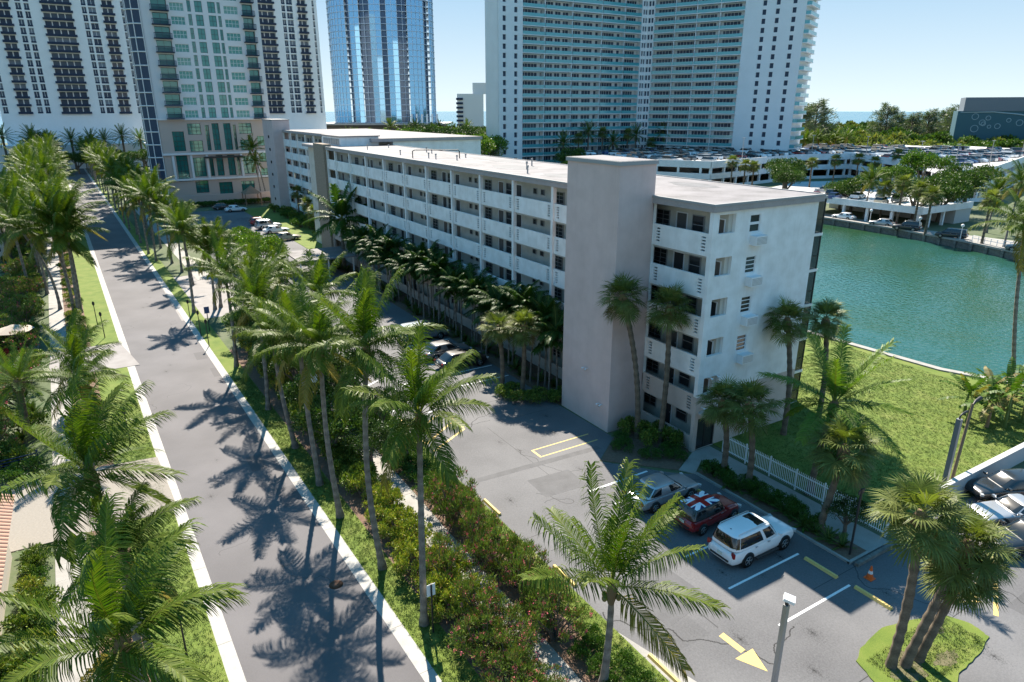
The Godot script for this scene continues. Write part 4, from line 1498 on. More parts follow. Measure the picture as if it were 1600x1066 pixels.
	mat("green_pale", Color(0.09, 0.26, 0.22), 0.1, 0.2, {"spec": 0.7})
	mat("blue_glass", Color(0.22, 0.45, 0.66), 0.05, 0.75)
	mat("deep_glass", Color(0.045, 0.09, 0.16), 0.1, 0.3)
	mat("slab_blue", Color(0.45, 0.55, 0.66), 0.5)
	mat("podium", Color(0.10, 0.095, 0.09), 0.8)
	mat("teal_glass", Color(0.09, 0.36, 0.39), 0.1, 0.1, {"spec": 0.6})
	mat("garage_white", Color(1, 1, 1), 0.85, 0.0, {"tex": ntex("gar_t", 44, [grey(0.58), grey(0.74), grey(0.76)], 0.02, 0.2, 0.4, 256), "size": 20.0})
	mat("deck", grey(0.46, 1.02, 0.98), 0.9)
	mat("mural_teal", Color(0.03, 0.10, 0.13), 0.7)
	mat("mural_grey", Color(0.13, 0.16, 0.19), 0.7)
	mat("mural_pale", Color(0.33, 0.42, 0.46), 0.7)
	# cars
	mat("rubber", grey(0.012), 0.85)
	mat("rim", grey(0.55), 0.3, 0.85)
	mat("car_glass", Color(0.012, 0.014, 0.015), 0.05, 0.0, {"spec": 0.7})
	mat("lens", grey(0.6), 0.1, 0.3)
	mat("tail_lens", Color(0.25, 0.012, 0.01), 0.15)
	mat("plate", Color(0.55, 0.58, 0.5), 0.5)
	var pd := {"white": grey(0.76), "silver": grey(0.42, 0.98, 1.03), "grey": grey(0.13), "black": grey(0.014), "blue": Color(0.03, 0.07, 0.2), "red": Color(0.26, 0.012, 0.012), "beige": Color(0.42, 0.37, 0.28), "bluegrey": Color(0.2, 0.24, 0.28)}
	for k in pd:
		mat("paint_" + k, pd[k], 0.32, 0.55 if k in ["silver", "bluegrey"] else 0.0, {"coat": 0.9})
	mat("cone_orange", Color(0.75, 0.13, 0.02), 0.6)
	mat("rust_iron", Color(0.13, 0.065, 0.04), 0.7, 0.4)
	mat("sign_yellow", Color(0.75, 0.42, 0.02), 0.5)
	mat("tile_roof", Color(0.40, 0.24, 0.17), 0.85)
	mat("villa_wall", Color(0.62, 0.55, 0.46), 0.85)
	mat("canvas", Color(0.40, 0.33, 0.26), 0.9)
	mat("cushion_red", Color(0.35, 0.02, 0.02), 0.9)
	mat("wood", Color(0.2, 0.14, 0.09), 0.85)

# ---------------------------------------------------------------- ground

func ground():
	slab("sea", rect(-6000, -6000, 6000, 3000), -1.8, -1.79, mats.sea)
	slab("ground", poly([-900, -560, 420, -560, 520, -330, 640, -60, 640, 260, 95, 260, 93, -17.5, 97, -29, 100, -44, 101, -58, 103, -210, 24, -210, 28.5, -30, 29.6, -11, 30.2, 0.6, 33, 8, 36, 20, 36, 260, -900, 260]), -2.2, 0.0, mats.land)
	slab("canal_water", poly([20, -212, 105, -212, 105, 262, 20, 262]), -1.25, -1.2, mats.water_fine)
	slab("beach", poly([420, -560, 470, -560, 570, -330, 690, -60, 690, 260, 640, 260, 640, -60, 520, -330]), -2.2, -0.3, mats.concrete)
	# canal edges
	var cap := MB.new()
	cap.prism(poly([28.1, -30, 29.0, -11, 29.6, 0.6, 32.4, 8, 35.4, 20, 36.1, 20, 33.1, 8, 30.3, 0.6, 29.7, -11, 28.8, -30]), -0.2, 0.16)
	var w1 := thing("canal_seawall", "pale concrete seawall cap along the green lawn edge", "wall")
	part(w1, "wall_cap", cap.mesh(mats.concrete))
	var f1 := MB.new()
	f1.prism(poly([28.6, -30, 29.65, -11, 30.25, 0.6, 33.05, 8, 36.05, 20, 35.5, 20, 32.5, 8, 29.7, 0.6, 29.1, -11, 28.3, -30]), -2.2, -0.21)
	part(w1, "wall_face", f1.mesh(mats.seawall))
	var w2 := thing("far_seawall", "long dark weathered seawall across the canal", "wall")
	var e := [Vector2(92.2, 40), Vector2(92.6, -17.5), Vector2(96.6, -29), Vector2(99.6, -44), Vector2(100.6, -58), Vector2(102.6, -210)]
	var fx := MB.new()
	var cp := MB.new()
	for k in e.size() - 1:
		var a: Vector2 = e[k]
		var b: Vector2 = e[k + 1]
		fx.prism(PackedVector2Array([a, b, b + Vector2(0.8, 0), a + Vector2(0.8, 0)]), -2.2, -0.05)
		cp.prism(PackedVector2Array([a - Vector2(0.25, 0), b - Vector2(0.25, 0), b + Vector2(0.9, 0), a + Vector2(0.9, 0)]), -0.05, 0.25)
		var n := int((b - a).length() / 3.0)
		for q in mini(n, 20):
			var p := a.lerp(b, float(q) / n)
			part(w2, "pile", bx(mats.seawall, p.x - 0.35, -2.0, p.y - 0.25, p.x - 0.01, -0.06, p.y + 0.25))
	part(w2, "wall_face", fx.mesh(mats.seawall))
	part(w2, "wall_cap", cp.mesh(mats.concrete))
	# street with concrete gutters
	slab("road", strip(-29.95, -23.9, -330, 60), 0.001, 0.006, mats.road)
	for g in [[-23.9, -23.3, "street_gutter"], [-30.55, -29.95, "street_gutter"]]:
		slab(g[2], strip(g[0], g[1], -290, 60), -0.1, 0.02, mats.gutter)
	var jt := MB.new()
	for k in 90:
		var z := 14.0 - k * 3.0
		jt.box(sx(-23.9, z) + 0.01, 0.02, z, sx(-23.3, z) - 0.01, 0.0215, z + 0.025)
		jt.box(sx(-30.55, z) + 0.01, 0.02, z, sx(-29.95, z) - 0.01, 0.0215, z + 0.025)
	struct("gutter_joints", jt.mesh(mats.seawall))
	slab("cross_street", rect(-200, -345, 140, -330), 0.001, 0.007, mats.road)
	# grass verges
	slab("grass_verge", strip(-23.3, -21.9, -250, 60), 0.0, 0.03, mats.grass)
	slab("grass_verge", strip(-33.0, -30.55, -250, 60), 0.0, 0.03, mats.grass)
	slab("planting_bed", strip(-21.9, -19.75, -38, 60), 0.0, 0.035, mats.mulch)
	slab("planting_bed", strip(-34.9, -33.0, -250, 60), 0.0, 0.035, mats.mulch)
	slab("planting_bed", rect(-18.2, -45, -16.7, 40), 0.0, 0.034, mats.mulch)
	# pavements, laid slab by slab
	for side in 2:
		var pn := Node3D.new()
		pn.name = numbered("pavement")
		add_child(pn)
		pn.set_meta("kind", "structure")
		for k in (46 if side == 0 else 90):
			var z := 16.0 - k * 1.5
			var b := MB.new()
			b.prism(PackedVector2Array([Vector2(-19.72, z - 1.485), Vector2(-18.22, z - 1.485), Vector2(-18.22, z), Vector2(-19.72, z)]) if side == 0 else strip(-36.35, -34.9, z - 1.485, z), -0.05, 0.045 + 0.004 * sin(k * 2.3))
			part(pn, "paving_slab", b.mesh(mats.concrete))
	slab("pavement", PackedVector2Array([Vector2(sx(-19.4, -70), -70), Vector2(sx(-17.6, -70), -70), Vector2(sx(-17.6, -240), -240), Vector2(sx(-19.4, -240), -240)]), -0.05, 0.04, mats.concrete)
	# parking lot
	slab("parking_lot", poly([-15.2, 60, -15.2, -50, -16.5, -56, -18.5, -140, -2.6, -140, -2.6, -60, -3.3, -12, -3.2, -4.4, -6.2, -2.2, -3.2, 1.4, -2.05, 2.3, -2.05, 12.9, 26, 12.9, 26, 60]), 0.002, 0.01, mats.lot)
	slab("driveway", poly([-25.6, -50.8, -15.0, -49.5, -15.0, -60, -18.5, -74, -26.0, -73.5]), 0.002, 0.014, mats.driveway)
	slab("driveway", poly([-30.6, -38, -37.6, -38, -37.6, -46, -31.8, -46]), 0.003, 0.05, mats.driveway)
	slab("driveway", poly([-30.6, -10.5, -36.4, -10.5, -38.5, -10.6, -46, -10.6, -46, -19, -37.2, -18.8, -31.0, -18.0]), 0.003, 0.055, mats.paver)
	slab("pavement", poly([-15.2, 10.4, -15.2, 30, -13.6, 30, -14.2, 14.5]), 0.002, 0.02, mats.concrete)
	# kerbs round the planting by the building
	for q in [[-2.05, 2.3, -1.9, 12.9], [-2.05, 12.8, 0.4, 12.95]]:
		slab("kerb", rect(q[0], q[1], q[2], q[3]), -0.05, 0.13, mats.concrete)
	slab("grass_strip", rect(-16.7, -45, -15.2, 40), 0.0, 0.03, mats.grass)
	slab("lawn", poly([2.0, -30, 28.2, -30, 29.2, -11, 29.8, 0.6, 32.6, 8, 34, 12.0, 2.0, 12.0]), 0.0, 0.04, mats.grass)
	slab("planting_bed", rect(-1.9, 2.3, -0.35, 12.8), 0.0, 0.1, mats.mulch)
	slab("planting_bed", poly([-3.15, -4.4, -0.06, -4.9, -0.06, -0.2, -2.6, 1.4, -6.1, -2.2]), 0.0, 0.03, mats.mulch)
	slab("planting_bed", rect(-3.2, -77, -0.06, -11), 0.0, 0.03, mats.mulch)
	slab("footpath", poly([-0.35, 1.2, -0.35, 12.9, 1.55, 12.9, 1.55, 0.1, 0.0, 0.1, -2.6, 1.4, -2.05, 2.3]), 0.0, 0.05, mats.concrete)
	var isl0 := poly([-7.75, 17.0, -6.9, 16.65, -5.0, 16.4, -3.2, 16.9, -1.75, 17.5, -1.3, 18.4, -1.5, 19.2, -3.0, 19.5, -4.8, 19.6, -6.4, 20.3, -8.0, 20.4, -8.4, 18.6])
	var isl := PackedVector2Array()
	rng.seed = 15
	for k in isl0.size():
		for q in 6:
			isl.append(isl0[k].lerp(isl0[(k + 1) % isl0.size()], q / 6.0) + Vector2(rf(-0.03, 0.03), rf(-0.03, 0.03)))
	for c in [[-6.3, 18.2, 1.0, 0.8], [-4.4, 18.9, 0.9, 0.35], [-3.0, 17.7, 0.5, 0.35]]:
		var ring := PackedVector2Array()
		for k in 22: ring.append(Vector2(c[0] + cos(TAU * k / 22) * c[2] * rf(0.6, 1.1), c[1] + sin(TAU * k / 22) * c[3] * rf(0.6, 1.1)))
		slab("bare_soil", ring, 0.0, 0.064, mats.soil)
	slab("grass_island", isl, 0.0, 0.06, mats.grass)
	# front garden of the block
	slab("grass_verge", rect(-2.5, -140, 8, -83), 0.0, 0.03, mats.grass)
	slab("asphalt_repair", poly([-15.2, -4.55, -5.0, -4.0, -5.0, -3.5, -15.2, -4.05]), 0.003, 0.0125, mats.repair)
	slab("asphalt_repair", poly([-11.6, -2.6, -8.6, -2.4, -8.7, -0.2, -11.7, -0.4]), 0.003, 0.0125, mats.repair)
	slab("asphalt_repair", poly([-13.4, 8.2, -10.2, 7.9, -10.0, 11.0, -13.0, 11.4]), 0.003, 0.0125, mats.repair)
	# paint on the lot
	var wl := MB.new()
	for z in [2.3, 5.2, 8.1, 11.0, 13.9]:
		wl.prism(rect(-8.75, z - 0.06, -3.5, z + 0.06), 0.01, 0.0145)
	wl.prism(rect(-9.1, 0.35, -4.4, 0.5), 0.01, 0.0145)
	for z in [-18.4, -21.3, -24.2, -27.1, -30.0, -33.0]:
		wl.prism(rect(-8.2, z - 0.06, -3.4, z + 0.06), 0.01, 0.0145)
	for z in [-16.6, -13.6, -19.5, -22.4]:
		wl.prism(poly([-15.1, z, -11.6, z - 2.0, -11.5, z - 1.86, -15.0, z + 0.14]), 0.01, 0.0145)
	struct("parking_lines", wl.mesh(mats.paint_line))
	var yl := MB.new()
	for z in [-5.75, -4.7]:
		yl.prism(rect(-9.1, z - 0.05, -4.4, z + 0.05), 0.01, 0.0145)
	yl.prism(rect(-9.25, -5.8, -9.1, -4.65), 0.01, 0.0145)
	yl.prism(poly([-15.0, -9.2, -11.6, -11.2, -11.5, -11.05, -14.9, -9.05]), 0.01, 0.0145)
	yl.prism(poly([-15.0, -10.4, -12.0, -12.6, -11.9, -12.45, -14.9, -10.25]), 0.01, 0.0145)
	yl.prism(poly([-11.6, -11.3, -11.45, -11.3, -11.45, -13.4, -11.6, -13.4]), 0.01, 0.0145)
	yl.prism(poly([-15.0, -12.6, -12.2, -14.3, -12.1, -14.15, -14.9, -12.45]), 0.01, 0.0145)
	yl.prism(poly([-11.55, 12.95, -11.22, 12.9, -11.2, 14.1, -11.5, 14.12]), 0.01, 0.0145)
	yl.prism(poly([-11.95, 14.22, -10.88, 14.22, -11.36, 15.4]), 0.01, 0.0145)
	for z in [16.0, 18.6, 21.2]:
		yl.prism(poly([0.2, z, 4.9, z - 2.2, 5.0, z - 2.02, 0.3, z + 0.18]), 0.01, 0.0145)
	for k in 9:
		yl.prism(poly([-0.6 + k * 0.34, 17.2 - k * 0.16, 0.7 + k * 0.34, 17.9 - k * 0.16, 0.75 + k * 0.34, 17.8 - k * 0.16, -0.55 + k * 0.34, 17.1 - k * 0.16]), 0.0145, 0.019)
	struct("yellow_markings", yl.mesh(mats.yellow_line))
	# wheel stops
	var ws := MB.new()
	ws.hexa([Vector3(-0.11, 0, -0.92), Vector3(0.11, 0, -0.92), Vector3(0.11, 0, 0.92), Vector3(-0.11, 0, 0.92), Vector3(-0.06, 0.13, -0.9), Vector3(0.06, 0.13, -0.9), Vector3(0.06, 0.13, 0.9), Vector3(-0.06, 0.13, 0.9)])
	var wm := ws.mesh(mats.yellow_line)
	for q in [[-3.57, 12.35, "yellow wheel stop in the empty bay next to the white SUV"], [-3.45, 15.05, "yellow wheel stop nearest the palm island"], [-15.0, -1.1, "yellow wheel stop on the hedge side, halfway down the lot"], [-15.0, 6.1, "yellow wheel stop on the hedge side left of the front palm"], [-14.95, 13.1, "yellow wheel stop on the hedge side nearest the viewer"], [-3.4, 6.6, "wheel stop in front of the red hatchback"], [-3.4, 3.7, "wheel stop in front of the silver car"], [-15.0, -14.2, "wheel stop beside the twisted tree"], [-15.0, -11.2, "second wheel stop beyond the twisted tree"], [11.2, 13.5, "wheel stop before the dark car at the white wall"]]:
		single("wheel_stop", wm, q[2], "wheel stop", Vector3(q[0], 0.011, q[1]), 0.0 if q[0] < 5 else PI / 2, "concrete wheel stops in the lot")
	# manhole
	var mh := MB.new(true)
	mh.tube([Vector3(0, 0, 0), Vector3(0, 0.02, 0)], [0.34, 0.33], 20)
	single("manhole_cover", mh.mesh(mats.rust_iron), "round rusty manhole cover in the street by the gutter", "manhole", Vector3(-24.86, 0.004, 0.77))

func tufts():
	# short grass on the verges, the strip by the lot, the lawn and the island
	var mb := MB.new(false, true)
	rng.seed = 90
	for k in 12:
		var a := rf(0, TAU)
		var d := Vector3(cos(a), 0, sin(a))
		var s := Vector3(-d.z, 0, d.x) * 0.01
		var b := d * rf(0.0, 0.09)
		var t := b + d * rf(0.01, 0.035) + Vector3(0, rf(0.015, 0.04), 0)
		mb.col = tint(Color(1, 1, 1), rf(0.8, 1.2))
		mb.tri(b - s, b + s, t)
	var m := mb.mesh(mats.grass_blade)
	var areas := [[-23.28, -21.95, -30.0, 20.0, 120.0, true], [-32.95, -30.6, -30.0, 20.0, 80.0, true], [-16.65, -15.25, -30.0, 22.0, 100.0, false], [2.2, 28.5, -8.0, 11.9, 80.0, false], [-7.4, -1.9, 17.2, 19.4, 120.0, false]]
	var f := FastNoiseLite.new()
	f.seed = 8
	f.frequency = 0.35
	for a in areas:
		var n := int((a[1] - a[0]) * (a[3] - a[2]) * a[4])
		n = mini(n, 45000)
		var mm := MultiMesh.new()
		mm.transform_format = MultiMesh.TRANSFORM_3D
		mm.use_colors = true
		mm.mesh = m
		mm.instance_count = n
		for k in n:
			var z := rf(a[2], a[3])
			var x := rf(a[0], a[1])
			if a[5]: x = sx(x, z)
			var q := rf(0.8, 1.5)
			mm.set_instance_transform(k, Transform3D(Basis(UP, rf(0, TAU)).scaled(Vector3(q, q * rf(0.6, 1.1), q)), Vector3(x, 0.06 if a[0] == -7.4 else 0.036, z)))
			var v := f.get_noise_2d(x, z) * 0.5 + 0.5
			mm.set_instance_color(k, Color(0.08, 0.135, 0.016).lerp(Color(0.135, 0.175, 0.03), clampf(v + rf(-0.25, 0.25), 0, 1)))
		var o := MultiMeshInstance3D.new()
		o.name = numbered("grass")
		o.multimesh = mm
		add_child(o)
		o.set_meta("kind", "stuff")
		tag(o, ["short mown grass on the right street verge", "short mown grass on the left street verge", "short grass strip between hedge and parking lot", "bright mown lawn beside the canal", "patchy grass on the palm island"][areas.find(a)], "grass")

# ---------------------------------------------------------------- planting

func plant_palms():
	var cv := "coconut palms along the right street verge"
	var cl := "coconut palms along the left street verge"
	# kind, base x, z, top dx, y, dz, label, scale, bow x, bow z
	var right := [
		["coconut_a", -22.45, 0.76, 0.0, 11.8, 0.0, "tallest coconut palm on the right verge, trunk rising from the grass beside the hedge", 1.0, -0.5, 0.3],
		["coconut_b", -22.3, 5.46, 0.2, 10.3, 0.1, "coconut palm on the right verge nearest the viewer, crown over the parking lot edge", 1.0, -0.15, 0.4],
		["coconut_c", -22.82, -4.81, -0.2, 10.2, -0.1, "third coconut palm of the right verge with a drooping golden frond", 0.98, -0.3, 0.2],
		["coconut_d", -22.79, -8.87, -0.3, 9.4, -0.2, "fourth coconut palm of the right verge with slim curved trunk", 0.95, -0.2, 0.2],
		["coconut_a", -22.78, -14.56, -0.6, 8.0, -0.4, "fifth coconut palm of the right verge leaning to the street", 0.95, -0.3, 0.2],
		["coconut_f", -17.7, 12.5, 0.1, 4.9, 0.1, "short wide-crowned palm in front between hedge and parking lot", 1.08, 0.1, 0.0],
		["coconut_b", -21.6, -29.0, 0.0, 7.7, 0.0, "windswept coconut palm beyond the driveway shrubs on the right", 1.0, 0.2, 0.0],
		["coconut_c", -19.0, -19.5, 0.1, 9.0, 0.2, "coconut palm between pavement and twisted tree", 1.0, 0.2, 0.1],
		["coconut_d", -20.2, -36.0, 0.3, 7.2, 0.0, "coconut palm over the croton bushes by the driveway mouth", 1.0, 0.0, 0.2],
		["coconut_c", -22.9, -22.0, 0.1, 8.4, 0.0, "sixth palm of the right verge standing alone on the grass", 0.95, 0.1, 0.0],
		["coconut_e", -23.2, -33.0, 0.1, 8.6, 0.1, "seventh palm of the right verge short of the driveway mouth", 0.95, 0.1, 0.0],
		["coconut_e", -17.2, -40.0, 0.0, 6.2, 0.3, "low coconut palm beside the parking lot entrance", 0.95, 0.1, 0.0],
		["coconut_a", -24.0, -53.5, 0.1, 9.2, 0.1, "coconut palm at the corner of the pink driveway, closest to the street", 0.95, 0.1, 0.0],
		["coconut_b", -21.73, -53.64, 0.2, 7.2, 0.1, "left one of the twin palms in the driveway island", 0.9, 0.1, 0.0],
		["coconut_c", -21.0, -54.3, 0.4, 7.4, 0.3, "right one of the twin palms in the driveway island", 0.9, 0.1, 0.0],
	]
	var sp := 0.0
	for p in right:
		sp += 0.35
		palm(p[0], "coconut_palm", Vector3(p[1], 0, p[2]), Vector3(p[3], p[4], p[5]), p[6], cv, true, sin(sp * 7.0) * 0.5, p[7], 0.16, 0.11, Vector3(p[8], 0, p[9]))
	var left := [
		["coconut_wc", -33.45, 4.6, 0.0, 10.6, 0.0, "windswept coconut palm at left over the paved driveway", 0.92, 0.3, -0.3],
		["coconut_wd", -33.0, 6.4, 0.0, 8.3, 0.0, "middle one of the three windswept palms at lower left", 0.72, 0.2, 0.0],
		["coconut_wa", -33.1, 12.4, 0.0, 9.6, 0.0, "large coconut palm at the bottom left corner with fronds over the street", 0.9, 0.3, 0.0],
		["coconut_wb", -34.7, -29.2, -0.1, 4.2, 0.0, "low coconut palm on the left between two driveways", 0.95, 0.2, 0.0],
		["coconut_we", -34.6, -23.0, 0.0, 4.6, 0.2, "short coconut palm left of the street behind the paved driveway", 0.95, 0.1, 0.0],
		["coconut_wd", -35.0, -60.2, 0.2, 10.6, 0.1, "thick clump palm on the left verge, tallest crown", 1.35, 0.2, 0.0],
		["coconut_wc", -35.6, -61.0, -0.6, 9.6, 0.3, "second trunk of the thick palm clump on the left verge", 1.35, 0.1, 0.0],
		["coconut_wa", -35.2, -59.6, 0.5, 9.0, 0.6, "front trunk of the thick palm clump on the left verge", 1.25, 0.1, 0.0],
		["coconut_wb", -37.0, -63.0, -2.2, 9.4, -1.3, "thin palm leaning left across the left pavement", 1.2, 0.3, 0.0],
		["coconut_we", -38.5, -72.0, -0.5, 8.4, 0.0, "leafy coconut palm behind the leaning palm at far left", 1.3, 0.2, 0.0],
	]
	for p in left:
		sp += 0.35
		palm(p[0], "coconut_palm", Vector3(p[1], 0, p[2]), Vector3(p[3], p[4], p[5]), p[6], cl, true, sin(sp * 7.0) * 0.5, p[7], 0.19 if p[2] < -55 and p[2] > -62 else 0.16, 0.12, Vector3(p[8], 0, p[9]))
	var kinds := ["coconut_a", "coconut_b", "coconut_c", "coconut_d", "coconut_e"]
	var r := RandomNumberGenerator.new()
	r.seed = 12
	var z := -66.0
	var k := 0
	while z > -285:
		var far := z < -150
		for rep in 2:
			var zz := z + r.randf_range(-3, 3)
			var x := sx(-22.7 if rep == 0 else -20.6, zz) + r.randf_range(-0.5, 0.5)
			if not (rep == 0 and zz > -78 and zz < -52):
				palm(kinds[k % 5], "coconut_palm", Vector3(x, 0, zz), Vector3(r.randf_range(-0.4, 0.6), r.randf_range(7.2, 9.6), r.randf_range(-0.4, 0.4)), "slender coconut palm receding right of the street, %s from the driveway" % nth(k / 2), "receding palms on the right of the street", false, r.randf_range(-0.5, 0.5), r.randf_range(0.95, 1.15), 0.15, 0.11)
			k += 1
			x = sx(-34.3 if rep == 0 else -37.5, zz) + r.randf_range(-1.0, 0.6)
			if zz < -76:
				palm(kinds[(k + 2) % 5], "coconut_palm", Vector3(x, 0, zz), Vector3(r.randf_range(-0.6, 0.6), r.randf_range(8.0, 11.0), r.randf_range(-0.4, 0.4)), "full coconut palm receding left of the street, %s from the clump" % nth(k / 2), "receding palms on the left of the street", false, r.randf_range(-0.5, 0.5), r.randf_range(1.15, 1.4), 0.17, 0.12)
			k += 1
		z -= 9.5
	# fan palms
	var sb := "cabbage palms around the block"
	var fans := [
		["sabal_a", -1.88, -3.44, -1.3, 10.2, -0.8, "tall cabbage palm leaning left in front of the stair tower", 1.0],
		["sabal_b", -1.0, -2.1, 0.0, 9.7, 0.0, "upright cabbage palm right of the stair tower corner", 1.0],
		["sabal_c", -5.45, -16.07, -0.2, 5.2, -0.2, "sunlit cabbage palm left of the stair tower, nearer the cars", 0.95],
		["sabal_a", -4.55, -14.42, 0.1, 5.7, 0.1, "sunlit cabbage palm left of the stair tower, nearer the wall", 0.95],
		["sabal_b", 7.4, 1.6, -0.6, 8.4, -0.5, "cabbage palm against the blank white end wall", 0.95],
		["sabal_c", 11.6, 1.4, 0.0, 7.6, -0.6, "cabbage palm at the canal corner of the end wall", 1.0],
		["sabal_a", -0.6, 5.2, -0.4, 5.5, -0.3, "dark cabbage palm in the shade of the entrance planting", 1.0],
		["sabal_b", -0.8, 3.4, -0.3, 5.0, -0.3, "dark cabbage palm closest to the entrance door", 0.95],
		["sabal_c", -0.9, 10.3, 0.8, 4.9, 0.2, "sunlit cabbage palm by the picket fence beyond the white SUV", 1.2],
		["sabal_c", -6.8, 17.9, -0.1, 7.2, -0.1, "straight cabbage palm on the grass island with the highest crown", 1.05],
		["sabal_a", -6.3, 18.2, 1.1, 5.9, 0.7, "leaning cabbage palm on the grass island", 1.0],
		["sabal_b", -5.5, 18.3, 0.9, 4.4, 0.5, "lowest cabbage palm on the grass island", 0.95],
	]
	for p in fans:
		palm(p[0], "cabbage_palm", Vector3(p[1], 0.03, p[2]), Vector3(p[3], p[4], p[5]), p[6], sb, true, p[1] * 1.7, p[7], 0.19, 0.17, Vector3(0.1, 0, 0.1))
	for q in [[6.9, -118.6, 5.4], [9.0, -109.0, 6.6], [5.0, -104.0, 4.6], [11, -126, 5.0], [4.0, -96, 4.2]]:
		palm("sabal_a", "cabbage_palm", Vector3(q[0] - 1.5, 0, q[1]), Vector3(0, q[2], 0), "cabbage palm in the shaded garden before the set-back wing", "cabbage palms before the set-back wing", false, q[1], 1.0, 0.19, 0.17)
	palm("royal_a", "royal_palm", Vector3(-1.83, 0, -67.4), Vector3(0.2, 7.0, 0.1), "dark royal palm with smooth trunk beside the white carport", "", true, 0.0, 1.3, 0.26, 0.2)
	palm("queen_a", "queen_palm", Vector3(2.1, 0, 7.6), Vector3(0.5, 5.9, 0.3), "arching feather palm with one dead frond over the picket fence", "", true, 0.6, 1.4, 0.19, 0.16)
	palm("date_a", "date_palm", Vector3(-38.4, 0, -25.3), Vector3(0.2, 4.4, 0.1), "stout date palm at the left edge beside the paved driveway", "", true, 0.0, 0.9, 0.24, 0.22)
	palm("coconut_b", "coconut_palm", Vector3(31.6, 0, 5.7), Vector3(-1.9, 13.4, -1.2), "lone coconut palm at the right edge by the canal", "", true, 0.4, 1.1, 0.17, 0.12, Vector3(-0.6, 0, -0.3))
	palm("coconut_d", "coconut_palm", Vector3(6.2, 0, -152.0), Vector3(-2.0, 12.6, -1.0), "tall leaning coconut palm before the tan condominium", "", false, 0.0, 1.0, 0.16, 0.12)
	palm("coconut_e", "coconut_palm", Vector3(4.6, 0, -150.0), Vector3(-0.6, 9.6, 0.0), "shorter coconut palm beside the tall leaning one at the tan condominium", "", false, 0.9, 0.9, 0.16, 0.12)
	# slender palms in a row against the gallery wall
	rng.seed = 31
	for v in 3:
		var mb := MB.new(false, true)
		for q in 13:
			frond(mb, q * 2.4 + rf(-0.3, 0.3), deg_to_rad(rf(0, 72)), rf(1.9, 2.5), rf(0.4, 0.65), 0.02, 36, 0.62, 0.06, Color(0.028, 0.068, 0.012), Color(0.05, 0.10, 0.016), 0.8, 0.1)
		crowns["areca_%d_one1" % v] = mb.mesh(mats.palm_leaf)
		crowns["areca_%d" % v] = []
	z = -13.0
	k = 0
	while z > -60:
		for rep in 2:
			var x := -2.3 + r.randf_range(-0.5, 0.9)
			palm("areca_%d" % (k % 3), "slender_palm", Vector3(x, 0, z + r.randf_range(-0.5, 0.5)), Vector3(r.randf_range(-0.5, 0.4), r.randf_range(4.2, 6.4), r.randf_range(-0.4, 0.4)), "slender dark green palm against the gallery wall, %s from the stair tower" % nth(k), "row of slender palms against the gallery wall", false, r.randf_range(0, TAU), r.randf_range(0.95, 1.2), 0.075, 0.06)
			k += 1
		z -= 1.75
	# far palms before the towers and across the canal
	for q in 15:
		palm("date_a", "date_palm", Vector3(-66 + q * 6.2 + r.randf_range(-1.5, 1.5), 0, -283 + r.randf_range(-4, 4)), Vector3(0, r.randf_range(10, 14), 0), "dark feather palm in the row before the white towers", "row of palms before the white towers", false, q, 1.5, 0.4, 0.35)
	for q in 16:
		palm(["date_a", "coconut_b"][q % 2], "garden_palm", Vector3(60 + q * 7.5 + r.randf_range(-2, 2), 0, -262 - q * 6 + r.randf_range(-6, 6)), Vector3(0, r.randf_range(9, 14), 0), "dark palm in the green belt below the glass tower", "palms below the glass tower", false, q, 1.4, 0.35, 0.3)
	for q in [[107.7, -52.5, 6.6], [103.5, -46.5, 8.2], [100.5, -41.5, 7.6], [98.3, -38.0, 7.0], [96.5, -27.5, 7.5]]:
		palm("sabal_b", "cabbage_palm", Vector3(q[0], 0, q[1]), Vector3(0, q[2], 0), "cabbage palm on the far canal bank", "cabbage palms on the far canal bank", false, q[0], 1.25, 0.22, 0.19)
	for q in [[97.5, -24.5, 10.5], [104, -20, 8], [110, -33, 7.5], [108.5, -56.5, 7.5]]:
		palm("coconut_c", "coconut_palm", Vector3(q[0], 0, q[1]), Vector3(0.4, q[2], 0.2), "coconut palm on the far canal bank", "coconut palms on the far canal bank", false, q[0], 1.1, 0.17, 0.13)
	for q in [[126, -104, 7.0], [123, -106, 8.0], [129, -103.5, 6.5], [150, -100, 7], [158, -98, 7.5], [163, -94, 8], [176, -90, 9], [168, -92, 7]]:
		palm("sabal_c", "cabbage_palm", Vector3(q[0], 0, q[1]), Vector3(0, q[2], 0), "cabbage palm in front of the white garage", "cabbage palms in front of the garage", false, q[0], 1.3, 0.22, 0.19)
	for q in 14:
		palm("coconut_e", "coconut_palm", Vector3(214 + r.randf_range(-6, 30), 0, -158 + r.randf_range(-12, 14)), Vector3(0, r.randf_range(8, 11), 0), "yellowish coconut palm at the edge of the mangrove wood", "yellowish palms at the wood edge", false, q, 1.25, 0.2, 0.14)
	for q in 9:
		palm(["date_a", "sabal_b"][q % 2], "tower_palm", Vector3(118 + q * 6.0, 0, -181 + r.randf_range(-2, 2)), Vector3(0, r.randf_range(9, 14), 0), "dark palm at the foot of the wide white tower", "palms at the foot of the wide white tower", false, q, 1.5, 0.3, 0.25)

